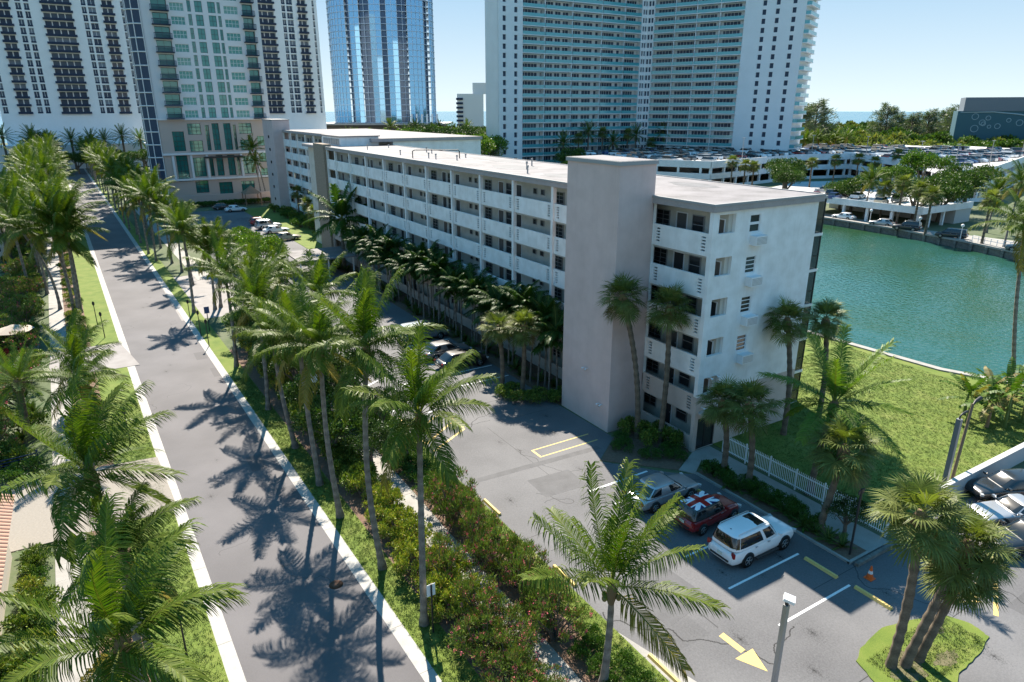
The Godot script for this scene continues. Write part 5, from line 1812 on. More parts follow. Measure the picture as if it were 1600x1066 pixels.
func plant_shrubs():
	var r := RandomNumberGenerator.new()
	r.seed = 55
	var z := 14.0
	var k := 0
	while z > -38:
		for rep in 2:
			var x := -21.2 + rep * 0.95 + r.randf_range(-0.25, 0.25)
			var zz := z + r.randf_range(-0.4, 0.4)
			var s := r.randf_range(0.75, 1.1)
			if zz > 7.5:
				shrub("oleander%d" % (k % 3), "oleander_bush", Vector3(x + 0.2, 0, zz), Vector3(s, s * r.randf_range(0.8, 1.15), s), "dark red flowered oleander at the front of the verge bed, %s from the viewer" % nth(k), "oleanders at the front of the verge bed")
			elif zz > -6.0 or zz < -24:
				shrub("croton%d" % (k % 3), "croton_bush", Vector3(x, 0, zz), Vector3(s, s * r.randf_range(1.0, 1.5), s), "yellow green croton bush between verge and pavement, %s from the viewer" % nth(k), "croton bushes between verge and pavement")
			else:
				shrub("schefflera%d" % (k % 2), "green_bush", Vector3(x, 0, zz), Vector3(s, s * 1.3, s), "leafy bush under the palm trunks by the pavement, %s from the viewer" % nth(k), "leafy bushes under the verge palms")
			k += 1
		z -= 1.3
	z = 14.5
	while z > -3.5:
		var s := r.randf_range(0.8, 1.15)
		var tall := r.randf_range(1.15, 1.6)
		if z < 9.6:
			shrub("oleander%d" % (k % 3), "oleander_bush", Vector3(-17.6 + r.randf_range(-0.35, 0.25), 0, z), Vector3(s, s * tall, s), "loose pink flowered oleander between pavement and lot, %s from the front hedge" % nth(int((9.6 - z) / 1.3)), "oleander bushes between pavement and lot")
			if z > 3.0 and r.randf() < 0.5: shrub("oleander%d" % ((k + 1) % 3), "oleander_bush", Vector3(-20.2 + r.randf_range(-0.3, 0.5), 0, z + r.randf_range(-0.6, 0.6)), Vector3(s * 0.95, s * tall * 0.95, s * 0.95), "airy oleander leaning over the pavement, %s from the front hedge" % nth(int((9.6 - z) / 1.3)), "oleander bushes leaning over the pavement")
		else:
			for rep in 2: shrub("hedge%d" % (k % 2), "clipped_hedge", Vector3(-17.2 + rep * 0.7, 0, z + r.randf_range(-0.2, 0.2)), Vector3(0.75, 0.8, 0.75), "low bright hedge bush around the front palm", "low hedge around the front palm")
		k += 1
		z -= 1.3
	while z > -44:
		for rep in 2:
			shrub("hedge%d" % (k % 2), "clipped_hedge", Vector3(-17.5 + rep * 0.9, 0, z + r.randf_range(-0.3, 0.3)), Vector3(0.9, 0.85 if z > -12 else 1.3, 0.9), "dense green hedge bush along the lot beyond the oleanders", "hedge along the lot beyond the oleanders")
			k += 1
		z -= 1.3
	# left beds
	z = 15.0
	while z > -140:
		if not (z > -20 and z < -9.5) and not (z > -47 and z < -37):
			var s := r.randf_range(0.7, 1.0)
			shrub(["hedge0", "croton1", "hedge1", "schefflera0"][k % 4], "verge_bush", Vector3(sx(-34.0, z) + r.randf_range(-0.3, 0.3), 0, z), Vector3(s, s, s), "low leafy bush in the bed left of the street", "low bushes in the bed left of the street")
			k += 1
		z -= 1.7 if z > -60 else 3.2
	z = -20.0
	while z > -150:
		for rep in 3:
			var s := r.randf_range(1.0, 1.7)
			shrub(["hedge1", "schefflera1", "fern0", "oleander2"][r.randi() % 4], "garden_bush", Vector3(sx(-38.0 - rep * 1.9, z) + r.randf_range(-0.5, 0.5), 0, z + r.randf_range(-1, 1)), Vector3(s, s, s), "leafy garden bush left of the left pavement", "garden bushes left of the left pavement")
		z -= 2.4 if z > -80 else 4.5
	for q in [[-38.6, 4.5, 1.5], [-38.0, 6.8, 1.6], [-37.6, 9.0, 1.4], [-38.2, 2.2, 1.3], [-37.6, -0.2, 1.2], [-39.5, -22, 0.9], [-38.5, -20.6, 0.8]]:
		shrub("schefflera%d" % (k % 2), "garden_bush", Vector3(q[0], 0, q[1]), Vector3.ONE * q[2], "bushy garden plant beside the villa at lower left", "garden plants beside the villa")
		k += 1
	z = -9.6
	while z < 12.5:
		var s := r.randf_range(0.7, 1.1)
		shrub(["schefflera0", "hedge1", "croton2", "fern0", "schefflera1"][k % 5], "villa_bush", Vector3(-37.2 + r.randf_range(-0.5, 0.3), 0, z), Vector3(s, s, s), "low mixed bush between villa and left pavement, %s from the driveway" % nth(k % 40), "bushes between villa and left pavement")
		k += 1
		z += 0.9
	# small areca clumps by the villa
	rng.seed = 61
	for q in [[-37.4, 4.0], [-37.9, 7.6], [-38.8, 10.0], [-38.6, 0.6]]:
		var o := thing("areca_clump", "golden green areca palm clump beside the villa at lower left", "palm tree", Vector3(q[0], 0, q[1]), q[1], "areca clumps beside the villa")
		for v in 16:
			var mb := MB.new(false, true)
			frond(mb, v * 2.4, deg_to_rad(rf(35, 82)), rf(1.8, 2.8), rf(0.2, 0.35), 0.03, 30, 0.45, 0.04, Color(0.08, 0.13, 0.015), Color(0.2, 0.2, 0.03), 0.4, 0.35)
			part(o, "frond", mb.mesh(mats.palm_leaf))
	# planting by the stair tower and along the footpath
	for q in [[-2.3, -4.2], [-1.5, -3.3], [-0.8, -2.3], [-0.6, -1.2], [-1.2, -0.6], [-3.2, -3.4], [-2.2, -2.0], [-1.6, 0.2], [-3.8, -2.6], [-2.9, -0.8]]:
		var edge: bool = q[0] < -2.8 or q[1] > -0.7
		shrub("hedge%d" % (k % 2) if edge else "schefflera%d" % (k % 2), "entrance_bush", Vector3(q[0], 0, q[1]), Vector3(0.85, 0.75 if edge else 1.15, 0.85), "rounded bush in the shaded bed at the foot of the stair tower", "bushes at the foot of the stair tower")
		k += 1
	z = 2.9
	while z < 12.4:
		shrub("fern%d" % (k % 2), "fern_clump", Vector3(-1.15 + r.randf_range(-0.35, 0.35), 0.1, z), Vector3.ONE * r.randf_range(0.7, 1.1), "dark fern clump in the kerbed bed before the parked cars", "fern clumps in the kerbed bed")
		k += 1
		z += 0.75
	for q in 9:
		shrub("hedge%d" % (q % 2), "fence_bush", Vector3(-0.95 + r.randf_range(-0.3, 0.3), 0.1, 2.9 + q * 0.85), Vector3(0.75, 0.95, 0.75), "dark bush under the shaded cabbage palms, %s from the entrance" % nth(q), "dark bushes under the shaded cabbage palms")
	for q in [[-5.9, -13.2], [-5.0, -12.4], [-4.0, -12.8], [-3.6, -11.7], [-6.2, -14.6], [-2.6, -12.0], [-5.2, -15.0]]:
		shrub("schefflera%d" % (k % 2), "corner_bush", Vector3(q[0], 0, q[1]), Vector3(0.9, 0.8, 0.9), "rounded bush in the bed around the two sunlit cabbage palms", "bushes around the two sunlit cabbage palms")
		k += 1
	z = -14.0
	while z > -76:
		shrub("fern%d" % (k % 2), "fern_clump", Vector3(-2.2 + r.randf_range(-0.6, 0.8), 0, z), Vector3.ONE * r.randf_range(1.0, 1.5), "shaded fern clump at the foot of the slender palm row", "ferns under the slender palms")
		k += 1
		z -= 1.8
	# hedges by the front lot and the garden before the wing
	for q in 12:
		shrub("hedge%d" % (q % 2), "garden_hedge", Vector3(-12.5 + q * 1.7, 0, -148.0), Vector3(1.6, 1.6, 1.6), "dark hedge bush before the tan garden wall", "hedge before the tan garden wall")
	for q in 14:
		shrub(["hedge0", "schefflera1"][q % 2], "wing_bush", Vector3(3.2 + r.randf_range(-1, 2.0), 0, -86.0 - q * 3.4), Vector3.ONE * r.randf_range(1.4, 2.2), "large dark bush in the garden before the set-back wing", "bushes before the set-back wing")
	for q in 10:
		shrub("hedge%d" % (q % 2), "lot_hedge", Vector3(-9.5 + q * 0.95, 0, -72.5), Vector3(0.9, 0.8, 0.9), "low hedge bush behind the white carport", "low hedge behind the carport")
	# banana grove
	rng.seed = 70
	for q in [[20.6, 7.4], [21.9, 6.6], [22.6, 8.2], [23.8, 7.2], [24.6, 8.4], [25.6, 7.6], [26.6, 8.8], [22.0, 9.3], [24.0, 9.6], [27.4, 7.4], [21.0, 8.6]]:
		var o := thing("banana_plant", "banana plant with torn paddle leaves in the grove at the lawn corner", "banana plant", Vector3(q[0], 0.04, q[1]), q[0] * 3.0, "banana plants at the lawn corner")
		var h := rf(1.5, 2.4)
		var st := MB.new(true)
		st.tube([Vector3.ZERO, Vector3(0.05, h * 0.5, 0), Vector3(0, h, 0)], [0.13, 0.11, 0.07], 8)
		part(o, "stem", st.mesh(mats.wood if rng.randf() < 0.4 else mats.crownshaft))
		for v in 8:
			var mb := MB.new(false, true)
			var a := v * 2.4 + rf(-0.3, 0.3)
			var e := deg_to_rad(rf(5, 75))
			var d := Vector3(cos(a) * cos(e), sin(e), sin(a) * cos(e))
			var p := Vector3(0, h, 0)
			var g := Color(0.07, 0.13, 0.02) if rng.randf() < 0.8 else Color(0.2, 0.16, 0.05)
			var side := d.cross(UP).normalized()
			for w in 14:
				d = (d + Vector3(0, -0.075, 0)).normalized()
				var np := p + d * 0.16
				if w > 1:
					var hw := 0.27 * sin(PI * (w - 1.0) / 13.5) + 0.02
					var dn := side.cross(d).normalized()
					for s in [-1.0, 1.0]:
						mb.col = tint(g, rf(0.7, 1.3))
						var drop := dn * -rf(0.02, 0.14)
						mb.quad(p, p + side * s * hw + drop + d * 0.05, np + side * s * hw + drop, np - d * 0.012)
				else:
					mb.col = g
					mb.quad(p - side * 0.02, p + side * 0.02, np + side * 0.02, np - side * 0.02)
				p = np
			part(o, "leaf", mb.mesh(mats.palm_leaf))

func plant_trees():
	var bright := [Color(0.13, 0.22, 0.02), Color(0.19, 0.27, 0.03), Color(0.09, 0.16, 0.02)]
	var mid := [Color(0.06, 0.11, 0.02), Color(0.09, 0.15, 0.025), Color(0.04, 0.08, 0.015)]
	var dark := [Color(0.035, 0.07, 0.015), Color(0.055, 0.095, 0.02), Color(0.025, 0.05, 0.012)]
	var tb := tree_mesh("tree_bright", 16, 2.6, 2.2, 2.6, 0.9, 1.4, 420, 0.26, 0.13, bright, 0.18)
	var tm := tree_mesh("tree_mid", 16, 2.4, 2.4, 3.0, 0.9, 1.4, 380, 0.26, 0.12, mid, 0.22)
	var td := tree_mesh("tree_dark", 14, 2.2, 2.0, 3.4, 0.8, 1.2, 380, 0.2, 0.1, dark, 0.25)
	tree(tb, "shade_tree", Vector3(-13.2, 0, -66.5), 0.4, 1.15, "bright green round tree beside the front lot, nearest the carport", "")
	tree(tb, "shade_tree", Vector3(-15.5, 0, -74.0), 2.1, 1.2, "bright green tree by the front lot, left of the nearer one", "")
	tree(tb, "shade_tree", Vector3(-18.0, 0, -82.0), 3.6, 1.0, "bright green tree at the driveway side of the front lot", "")
	tree(td, "twisted_tree", Vector3(-18.0, 0, -17.2), 1.0, 0.95, "dark tree with twisted pale trunk between pavement and lot", "")
	tree(tm, "shade_tree", Vector3(-20.5, 0, -33.5), 2.0, 0.9, "leafy tree half hidden behind windswept palms right of the street", "")
	tree(tm, "shade_tree", Vector3(-18.2, 0, -44.5), 0.3, 0.95, "leafy tree at the lot entrance behind the palms", "")
	tree(tm, "street_tree", Vector3(-20.9, 0, -11.5), 2.2, 0.78, "leafy tree behind the fifth verge palm whose shade falls on the street", "")
	tree(td, "street_tree", Vector3(-20.4, 0, -22.5), 0.8, 0.85, "dark leafy tree between pavement and verge beyond the street lamp", "")
	tree(tm, "street_tree", Vector3(-21.2, 0, -26.0), 4.2, 0.7, "round leafy tree on the verge short of the driveway crotons", "")
	tree(tb, "street_tree", Vector3(-20.6, 0, -39.0), 1.2, 0.7, "light green tree at the street end of the driveway bed", "")
	tree(td, "street_tree", Vector3(-17.0, 0, -25.5), 5.0, 0.9, "dark tree along the lot beyond the twisted tree", "")
	tree(tm, "street_tree", Vector3(-17.2, 0, -33.0), 3.0, 0.9, "second tree along the lot beyond the twisted tree", "")
	var dense := [[-19.6, -8.4, 0.62, td], [-17.0, -8.8, 0.55, tm], [-20.6, -16.6, 0.75, tm], [-17.2, -20.5, 0.75, tm], [-19.4, -24.8, 0.85, td], [-20.3, -29.5, 0.85, tm], [-17.2, -29.0, 0.8, td], [-18.6, -37.5, 0.9, tm], [-16.8, -13.6, 0.6, td]]
	for k in dense.size():
		var q: Array = dense[k]
		tree(q[3], "thicket_tree", Vector3(q[0], 0, q[1]), k * 1.7, q[2], "leafy small tree in the thicket along the pavement, %s from the lot corner" % nth(k), "small trees in the thicket along the pavement")
	tree(td, "small_tree", Vector3(-0.3, 0.1, 11.4), 0.0, 0.42, "small dark round tree at the end of the picket fence", "")
	tree(tb, "shade_tree", Vector3(-42.5, 0, -118), 1.0, 2.0, "broad bright tree at far left behind the palms", "")
	tree(tm, "shade_tree", Vector3(-44, 0, -100), 4.0, 1.7, "broad dark tree at far left edge", "")
	var r := RandomNumberGenerator.new()
	r.seed = 19
	# across the canal
	for q in [[128, -92, 1.5], [133, -96, 1.7], [124, -88, 1.3], [112, -62, 1.5], [114, -66, 1.2], [138, -99, 1.4]]:
		tree(tm, "bank_tree", Vector3(q[0], 0, q[1]), q[0], q[2], "rounded green tree in front of the garage court", "rounded trees in front of the garage court")
	tree(tm, "bank_tree", Vector3(110, 0, -47), 2.2, 1.6, "dense tree beside the low deck across the canal", "")
	tree(tm, "bank_tree", Vector3(116, 0, -45), 1.2, 1.7, "second dense tree beside the low deck across the canal", "")
	tree(tm, "bank_tree", Vector3(126, 0, -48), 0.2, 1.8, "third dense tree right of the low deck across the canal", "")
	tree(tm, "bank_tree", Vector3(140, 0, -52), 4.2, 1.9, "dense bush-like tree below the garage ramp", "")
	var tall := tree_mesh("tree_tall", 18, 3.6, 1.8, 6.2, 1.0, 1.6, 420, 0.34, 0.16, [Color(0.08, 0.16, 0.015), Color(0.12, 0.2, 0.02), Color(0.06, 0.12, 0.015)], 0.22)
	tree(tall, "umbrella_tree", Vector3(139, 0, -62), 0.7, 1.45, "tall flat-topped bright green tree before the garage", "")
	tree(tall, "umbrella_tree", Vector3(130, 0, -64), 3.1, 1.1, "smaller flat-topped tree left of the tallest one", "")
	# green belt behind the block
	for q in 26:
		tree([tm, td, tm, tb][q % 4], "belt_tree", Vector3(40 + q * 5.6 + r.randf_range(-3, 3), 0, -225 - q * 3.2 + r.randf_range(-22, 22)), q * 1.3, r.randf_range(1.8, 2.7), "dark tree in the green belt behind the white roof", "trees in the green belt behind the roof")
	for q in 14:
		var u := (640.0 + q * 9.0 - 800.0) / 1122.0
		var d := 235.0 + (q * 37 % 5) * 14.0
		tree([tm, tb, td][q % 3], "gap_tree", Vector3(-31.9 + d * (u * 0.8526 + 0.5225), 0, 28.75 + d * (u * 0.5225 - 0.8526)), q * 2.0, r.randf_range(2.3, 3.1), "leafy tree in the gap between glass tower and wide tower, %s from the left" % nth(q), "trees in the gap between the towers")
	for q in [[98, -150, 1.6], [104, -140, 1.3], [108, -134, 1.5], [92, -146, 1.4], [101, -160, 1.8], [110, -150, 1.2]]:
		tree([tb, tm][int(q[0]) % 2], "roof_side_tree", Vector3(q[0] + 6, 0, q[1]), q[0], q[2], "green tree showing over the long white roof left of the stair tower", "trees showing over the long roof")
	for q in 14:
		tree(tm, "avenue_tree", Vector3(-50 + q * 5.5, 0, -268 + r.randf_range(-5, 5)), q, r.randf_range(1.0, 1.6), "tree at the street end before the white towers", "trees at the street end")
	# mangrove wood
	var far := []
	for v in 3:
		rng.seed = 300 + v
		var mb := MB.new(false, true)
		cloud(mb, balls(9, 3.2, 3.0, 3.2, 1.5, 2.3, 4.0), 130, 1.0, 0.5, [[Color(0.10, 0.17, 0.03), Color(0.14, 0.22, 0.04), Color(0.07, 0.125, 0.025)], [Color(0.2, 0.23, 0.05), Color(0.27, 0.26, 0.07), Color(0.15, 0.19, 0.04)], [Color(0.075, 0.13, 0.025), Color(0.1, 0.165, 0.03), Color(0.05, 0.095, 0.02)]][v], 0.3, 0.5)
		far.append(mb.mesh(mats.leaf))
	for v in 3:
		var mm := MultiMesh.new()
		mm.transform_format = MultiMesh.TRANSFORM_3D
		mm.mesh = far[v]
		mm.instance_count = 420
		for k in 420:
			var d := r.randf_range(300, 640)
			var u := r.randf_range(0.26, 0.86)
			var x := -31.9 + d * (u * 0.8526 + 0.5225)
			var zz := 28.75 + d * (u * 0.5225 - 0.8526)
			var s := r.randf_range(1.0, 1.6)
			mm.set_instance_transform(k, Transform3D(Basis(UP, r.randf_range(0, TAU)).scaled(Vector3(s, s * r.randf_range(0.8, 1.15), s)), Vector3(x, -2.0, zz)))
		var o := MultiMeshInstance3D.new()
		o.name = numbered("mangrove_wood")
		o.multimesh = mm
		add_child(o)
		o.set_meta("kind", "stuff")
		tag(o, ["dense green mangrove wood beyond the garage", "olive mangrove canopy mixed through the wood", "dark mangrove canopy mixed through the wood"][v], "wood")
	# casuarinas rising over the wood
	rng.seed = 44
	var ca := MB.new(false, true)
	var cs := MB.new(true)
	cs.tube([Vector3(0, 0, 0), Vector3(0.3, 10, 0), Vector3(0, 21, 0.2)], [0.5, 0.35, 0.08], 7)
	for k in 110:
		var t := rng.randf()
		var y := 6.0 + 15.0 * t
		var a := rf(0, TAU)
		var L := lerpf(8.0, 2.2, t) * rf(0.6, 1.1)
		var tip := Vector3(cos(a) * L, y + L * 0.5, sin(a) * L)
		cs.tube([Vector3(0, y, 0), tip], [0.09, 0.03], 4, false)
		for q in 34:
			var f := rf(0.25, 1.05)
			var p := Vector3(0, y, 0).lerp(tip, f) + rdir() * 0.7
			ca.col = tint(Color(0.13, 0.16, 0.09), rf(0.7, 1.4))
			var d := (Vector3(cos(a), 0.3, sin(a)) + rdir() * 0.9).normalized()
			leaf(ca, p, d, d.cross(rdir()).normalized(), rf(1.0, 1.9), 0.2)
	var cm := [ca.mesh(mats.leaf), cs.mesh(mats.bark)]
	for q in [[1255, 330, 1.0], [1278, 345, 1.1], [1388, 400, 1.05], [1405, 420, 0.85], [1430, 390, 0.85], [1455, 400, 0.92], [1500, 380, 1.02], [1515, 395, 0.9], [1480, 420, 0.95], [1545, 430, 0.9], [1248, 350, 0.8]]:
		var u: float = (q[0] - 800) / 1122.0
		var d: float = q[1]
		tree(cm, "casuarina_tree", Vector3(-31.9 + d * (u * 0.8526 + 0.5225), 0, 28.75 + d * (u * 0.5225 - 0.8526)), q[0], q[2] * 1.25, "wispy grey green casuarina above the mangrove wood, %s from the left" % nth([1248, 1255, 1278, 1388, 1405, 1430, 1455, 1480, 1500, 1515, 1545].find(q[0])), "casuarinas above the wood", 0.85)

# ---------------------------------------------------------------- street furniture and cars

func furniture():
	# picket fence
	var f := thing("picket_fence", "white metal picket fence along the shaded footpath", "fence")
	var pk := MB.new()
	pk.box(-0.014, 0.1, -0.014, 0.014, 1.3, 0.014)
	var pm := pk.mesh(mats.frame_white)
	var z := 1.2
	while z < 12.6:
		part(f, "picket", pm, Transform3D(Basis(), Vector3(1.75, 0.04, z)))
		z += 0.125
	z = 1.1
	while z < 12.8:
		part(f, "post", bx(mats.frame_white, 1.715, 0.0, z - 0.035, 1.785, 1.42, z + 0.035))
		z += 1.9
	for y in [0.22, 1.12]:
		part(f, "rail", bx(mats.frame_white, 1.725, y, 1.1, 1.775, y + 0.05, 12.6))
	# low wall by the far lot
	var w := thing("garden_wall", "low white wall between the lawn and the right hand car park", "wall")
	part(w, "wall", bx(mats.garden_grey, 7.4, 0.0, 12.15, 34, 1.15, 12.4))
	part(w, "coping", bx(mats.garden_grey, 7.35, 1.15, 12.1, 34.05, 1.23, 12.45))
	# lamp posts
	var p1 := thing("floodlight_pole", "grey square pole with a white floodlight at the front of the lot", "lamp post", Vector3(-11.9, 0.01, 16.1))
	part(p1, "pole", bx(mats.metal_grey, -0.09, 0, -0.09, 0.09, 4.1, 0.09))
	var hd := MB.new()
	hd.xbox(Transform3D(Basis(UP, 0.6).rotated(Vector3(1, 0, 0), 0.25), Vector3(0.12, 4.32, 0)), Vector3(0.34, 0.14, 0.42))
	part(p1, "lamp_head", hd.mesh(mats.frame_white))
	part(p1, "bracket", bx(mats.black_trim, -0.05, 4.1, -0.05, 0.05, 4.26, 0.05))
	var p2 := thing("lawn_lamp_post", "thick grey lamp post at the lawn corner by the white wall", "lamp post", Vector3(9.1, 0.0, 11.7))
	part(p2, "pole", bx(mats.metal_grey, -0.13, 0, -0.13, 0.13, 4.9, 0.13))
	var h2 := MB.new(true)
	h2.tube([Vector3(0, 4.9, 0), Vector3(0, 5.1, 0), Vector3(0.3, 5.2, 0), Vector3(0.75, 5.22, 0)], [0.05, 0.05, 0.06, 0.07], 8)
	part(p2, "lamp_arm", h2.mesh(mats.black_trim))
	for q in [[10.4, 11.5, 0.9, 5.2, "slim brown wooden pole with a dark lamp by the white wall"], [19.8, 11.6, 0.6, 4.6, "brown wooden pole with a dark lamp at the right edge of the lawn"]]:
		var p3 := thing("wooden_pole", q[4], "lamp post", Vector3(q[0], 0, q[1]))
		var wp := MB.new(true)
		wp.tube([Vector3.ZERO, Vector3(q[2], q[3], -0.2)], [0.11, 0.08], 8)
		part(p3, "pole", wp.mesh(mats.wood))
		var wl := MB.new(true)
		wl.tube([Vector3(q[2], q[3] - 0.1, -0.2), Vector3(q[2] + 0.3, q[3] + 0.12, -0.2), Vector3(q[2] + 0.85, q[3] + 0.2, -0.2)], [0.04, 0.09, 0.12], 8)
		part(p3, "lamp_head", wl.mesh(mats.black_trim))
	# small dark lamps along the street
	var bl := MB.new(true)
	bl.tube([Vector3.ZERO, Vector3(0, 2.3, 0)], [0.045, 0.035], 6)
	var bh := MB.new(true)
	bh.tube([Vector3(0, 2.28, 0), Vector3(0, 2.36, 0), Vector3(0, 2.6, 0), Vector3(0, 2.75, 0)], [0.05, 0.11, 0.13, 0.02], 8)
	var lm := bl.mesh(mats.black_trim)
	var lh := bh.mesh(mats.black_trim)
	for q in [[-31.7, 2.6, "slim black lamp post on the left verge at the bottom of the view"], [-32.4, -21.0, "slim black lamp post on the left verge past the paved driveway"], [-33.0, -48.5, "slim black lamp post on the left verge by the small driveway"], [-33.5, -53.4, "slim black lamp post beside the thick palm clump"], [-35.0, -97, "slim black lamp post on the left verge farthest off"], [-24.4, -40.3, "slim black lamp post right of the street, nearest of three"], [-24.6, -44.0, "slim black lamp post right of the street, middle of three"], [-24.9, -49.0, "slim black lamp post right of the street at the driveway mouth"]]:
		var o := thing("lamp_post", q[2], "lamp post", Vector3(q[0], 0.02, q[1]), 0.0, "slim black lamp posts along the street")
		part(o, "pole", lm)
		part(o, "lantern", lh)
	var sl := thing("street_lamp", "tall black street lamp with a fat base beside the pavement", "lamp post", Vector3(-20.9, 0.03, -15.2))
	var s1 := MB.new(true)
	s1.tube([Vector3.ZERO, Vector3(0, 0.5, 0), Vector3(0, 0.7, 0), Vector3(0, 4.2, 0)], [0.24, 0.2, 0.08, 0.06], 10)
	part(sl, "pole", s1.mesh(mats.black_trim))
	var s2 := MB.new(true)
	s2.tube([Vector3(0, 4.2, 0), Vector3(0, 4.3, 0), Vector3(0, 4.8, 0), Vector3(0, 5.0, 0)], [0.08, 0.2, 0.24, 0.03], 10)
	part(sl, "lantern", s2.mesh(mats.frame_white))
	# signs
	var sg := thing("post_sign", "narrow white sign on a black post on the right verge nearest the viewer", "sign", Vector3(-22.2, 0.03, 6.2))
	part(sg, "post", bx(mats.black_trim, -0.03, 0, -0.03, 0.03, 2.6, 0.03))
	part(sg, "panel", bx(mats.frame_white, -0.2, 1.95, -0.05, 0.2, 2.55, -0.035))
	var s3 := thing("warning_sign", "yellow diamond warning sign right of the street far off", "sign", Vector3(-26.7, 0, -132))
	part(s3, "post", bx(mats.metal_grey, -0.04, 0, -0.04, 0.04, 2.6, 0.04))
	var dm := MB.new()
	dm.xbox(Transform3D(Basis(Vector3(0, 0, 1), PI / 4), Vector3(0, 2.7, 0.06)), Vector3(0.85, 0.85, 0.03))
	part(s3, "panel", dm.mesh(mats.sign_yellow))
	var s4 := thing("kerb_sign", "thin black sign post by the kerb beside the empty bay", "sign", Vector3(-1.4, 0.1, 12.5))
	part(s4, "post", bx(mats.black_trim, -0.04, 0, -0.04, 0.04, 3.9, 0.04))
	part(s4, "panel", bx(mats.black_trim, -0.25, 3.6, -0.02, 0.25, 3.85, 0.02))
	var bs := thing("blue_sign", "small dark blue square sign on a post at the driveway mouth", "sign", Vector3(-23.6, 0.0, -45.2))
	part(bs, "post", bx(mats.black_trim, -0.04, 0, -0.04, 0.04, 2.4, 0.04))
	part(bs, "panel", bx(mats.paint_blue, -0.25, 2.0, 0.045, 0.25, 2.7, 0.07))
	# traffic cone
	var cn := thing("traffic_cone", "orange traffic cone on the asphalt behind the palm island", "cone", Vector3(-2.2, 0.011, 14.1))
	var c1 := MB.new(true)
	c1.tube([Vector3(0, 0.04, 0), Vector3(0, 0.3, 0)], [0.17, 0.115], 14, false)
	c1.tube([Vector3(0, 0.46, 0), Vector3(0, 0.72, 0)], [0.085, 0.03], 14)
	part(cn, "cone", c1.mesh(mats.cone_orange))
	var c2 := MB.new(true)
	c2.tube([Vector3(0, 0.3, 0), Vector3(0, 0.46, 0)], [0.115, 0.085], 14, false)
	part(cn, "band", c2.mesh(mats.frame_white))
	part(cn, "base", bx(mats.cone_orange, -0.2, 0, -0.2, 0.2, 0.04, 0.2))
	# drain curb by the cone
	var cb := thing("asphalt_curb", "short dark raised kerb behind the traffic cone", "kerb", Vector3(0, 0, 0))
	part(cb, "kerb_stone", bx(mats.seawall, -1.9, 0.0, 13.1, 1.2, 0.2, 13.3))
	# carport
	var cp := thing("carport", "white flat carport roof beside the royal palm", "carport")
	part(cp, "roof", bx(mats.roof, -9.6, 2.55, -69.8, -1.6, 2.72, -62.0))
	for q in [[-9.3, -69.4], [-9.3, -62.5], [-5.5, -69.4], [-5.5, -62.5], [-2.0, -69.4], [-2.0, -62.5]]:
		part(cp, "post", bx(mats.frame_white, q[0] - 0.08, 0, q[1] - 0.08, q[0] + 0.08, 2.54, q[1] + 0.08))
	# garden hut before the tan condominium
	var gz := thing("gazebo", "small brown roofed gazebo by the tan garden wall", "gazebo", Vector3(1.5, 0, -146))
	var gr := MB.new()
	for q in 4:
		var a := TAU * q / 4 + PI / 4
		var b := TAU * (q + 1) / 4 + PI / 4
		gr.tri(Vector3(cos(a) * 2.9, 2.8, sin(a) * 2.9), Vector3(0, 4.6, 0), Vector3(cos(b) * 2.9, 2.8, sin(b) * 2.9))
	part(gz, "roof", gr.mesh(mats.wood))
	for q in 4:
		var a := TAU * q / 4 + PI / 4
		part(gz, "post", bx(mats.wood, cos(a) * 2.5 - 0.1, 0, sin(a) * 2.5 - 0.1, cos(a) * 2.5 + 0.1, 2.9, sin(a) * 2.5 + 0.1))
	# patio with parasol at the left edge
	var um := thing("patio_parasol", "tan parasol over red seats at the left edge", "parasol", Vector3(-40.2, 0, -48.0))
	var ur := MB.new()
	for q in 8:
		var a := TAU * q / 8
		var b := TAU * (q + 1) / 8
		ur.tri(Vector3(cos(a) * 1.7, 2.2, sin(a) * 1.7), Vector3(0, 2.75, 0), Vector3(cos(b) * 1.7, 2.2, sin(b) * 1.7))
	part(um, "canopy", ur.mesh(mats.canvas))
	var up := MB.new(true)
	up.tube([Vector3.ZERO, Vector3(0, 2.7, 0)], [0.04, 0.03], 6)
	part(um, "pole", up.mesh(mats.wood))
	for q in [[-39.6, -46.2, "red patio chair in front of the parasol, right one"], [-41.0, -46.0, "red patio chair in front of the parasol, left one"]]:
		var ch := thing("patio_chair", q[2], "chair", Vector3(q[0], 0.02, q[1]), 0.3, "red patio chairs")
		part(ch, "seat", bx(mats.cushion_red, -0.35, 0.3, -0.35, 0.35, 0.48, 0.35))
		part(ch, "backrest", bx(mats.cushion_red, -0.35, 0.48, -0.35, 0.35, 1.0, -0.22))
		for lx in [-0.3, 0.3]:
			for lz in [-0.3, 0.3]:
				part(ch, "leg", bx(mats.wood, lx - 0.03, 0, lz - 0.03, lx + 0.03, 0.3, lz + 0.03))
	slab("patio", rect(-46, -52, -38.6, -43.5), 0.0, 0.02, mats.paver)
	# villas at the left edge
	var v1 := thing("villa", "tile roofed villa corner at the lower left edge", "house", Vector3(-37.9, 0, -4.5))
	part(v1, "wall", bx(mats.villa_wall, -9.0, 0, -5.6, -0.6, 3.1, 6.0))
	var tl := MB.new(true)
	tl.tube([Vector3(-5.0, 5.3, 0), Vector3(0.05, 3.05, 0)], [0.16, 0.17], 7)
	var tlm := tl.mesh(mats.tile_roof)
	for q in 38:
		part(v1, "roof_tile", tlm, Transform3D(Basis(), Vector3(0, 0, -6.1 + q * 0.33)))
	part(v1, "roof_board", bx(mats.villa_wall, -9, 3.0, -6.2, -0.3, 3.08, 6.4))
	var v2 := thing("villa", "pale two storey villa at the far left edge behind the palms", "house", Vector3(-48, 0, -112))
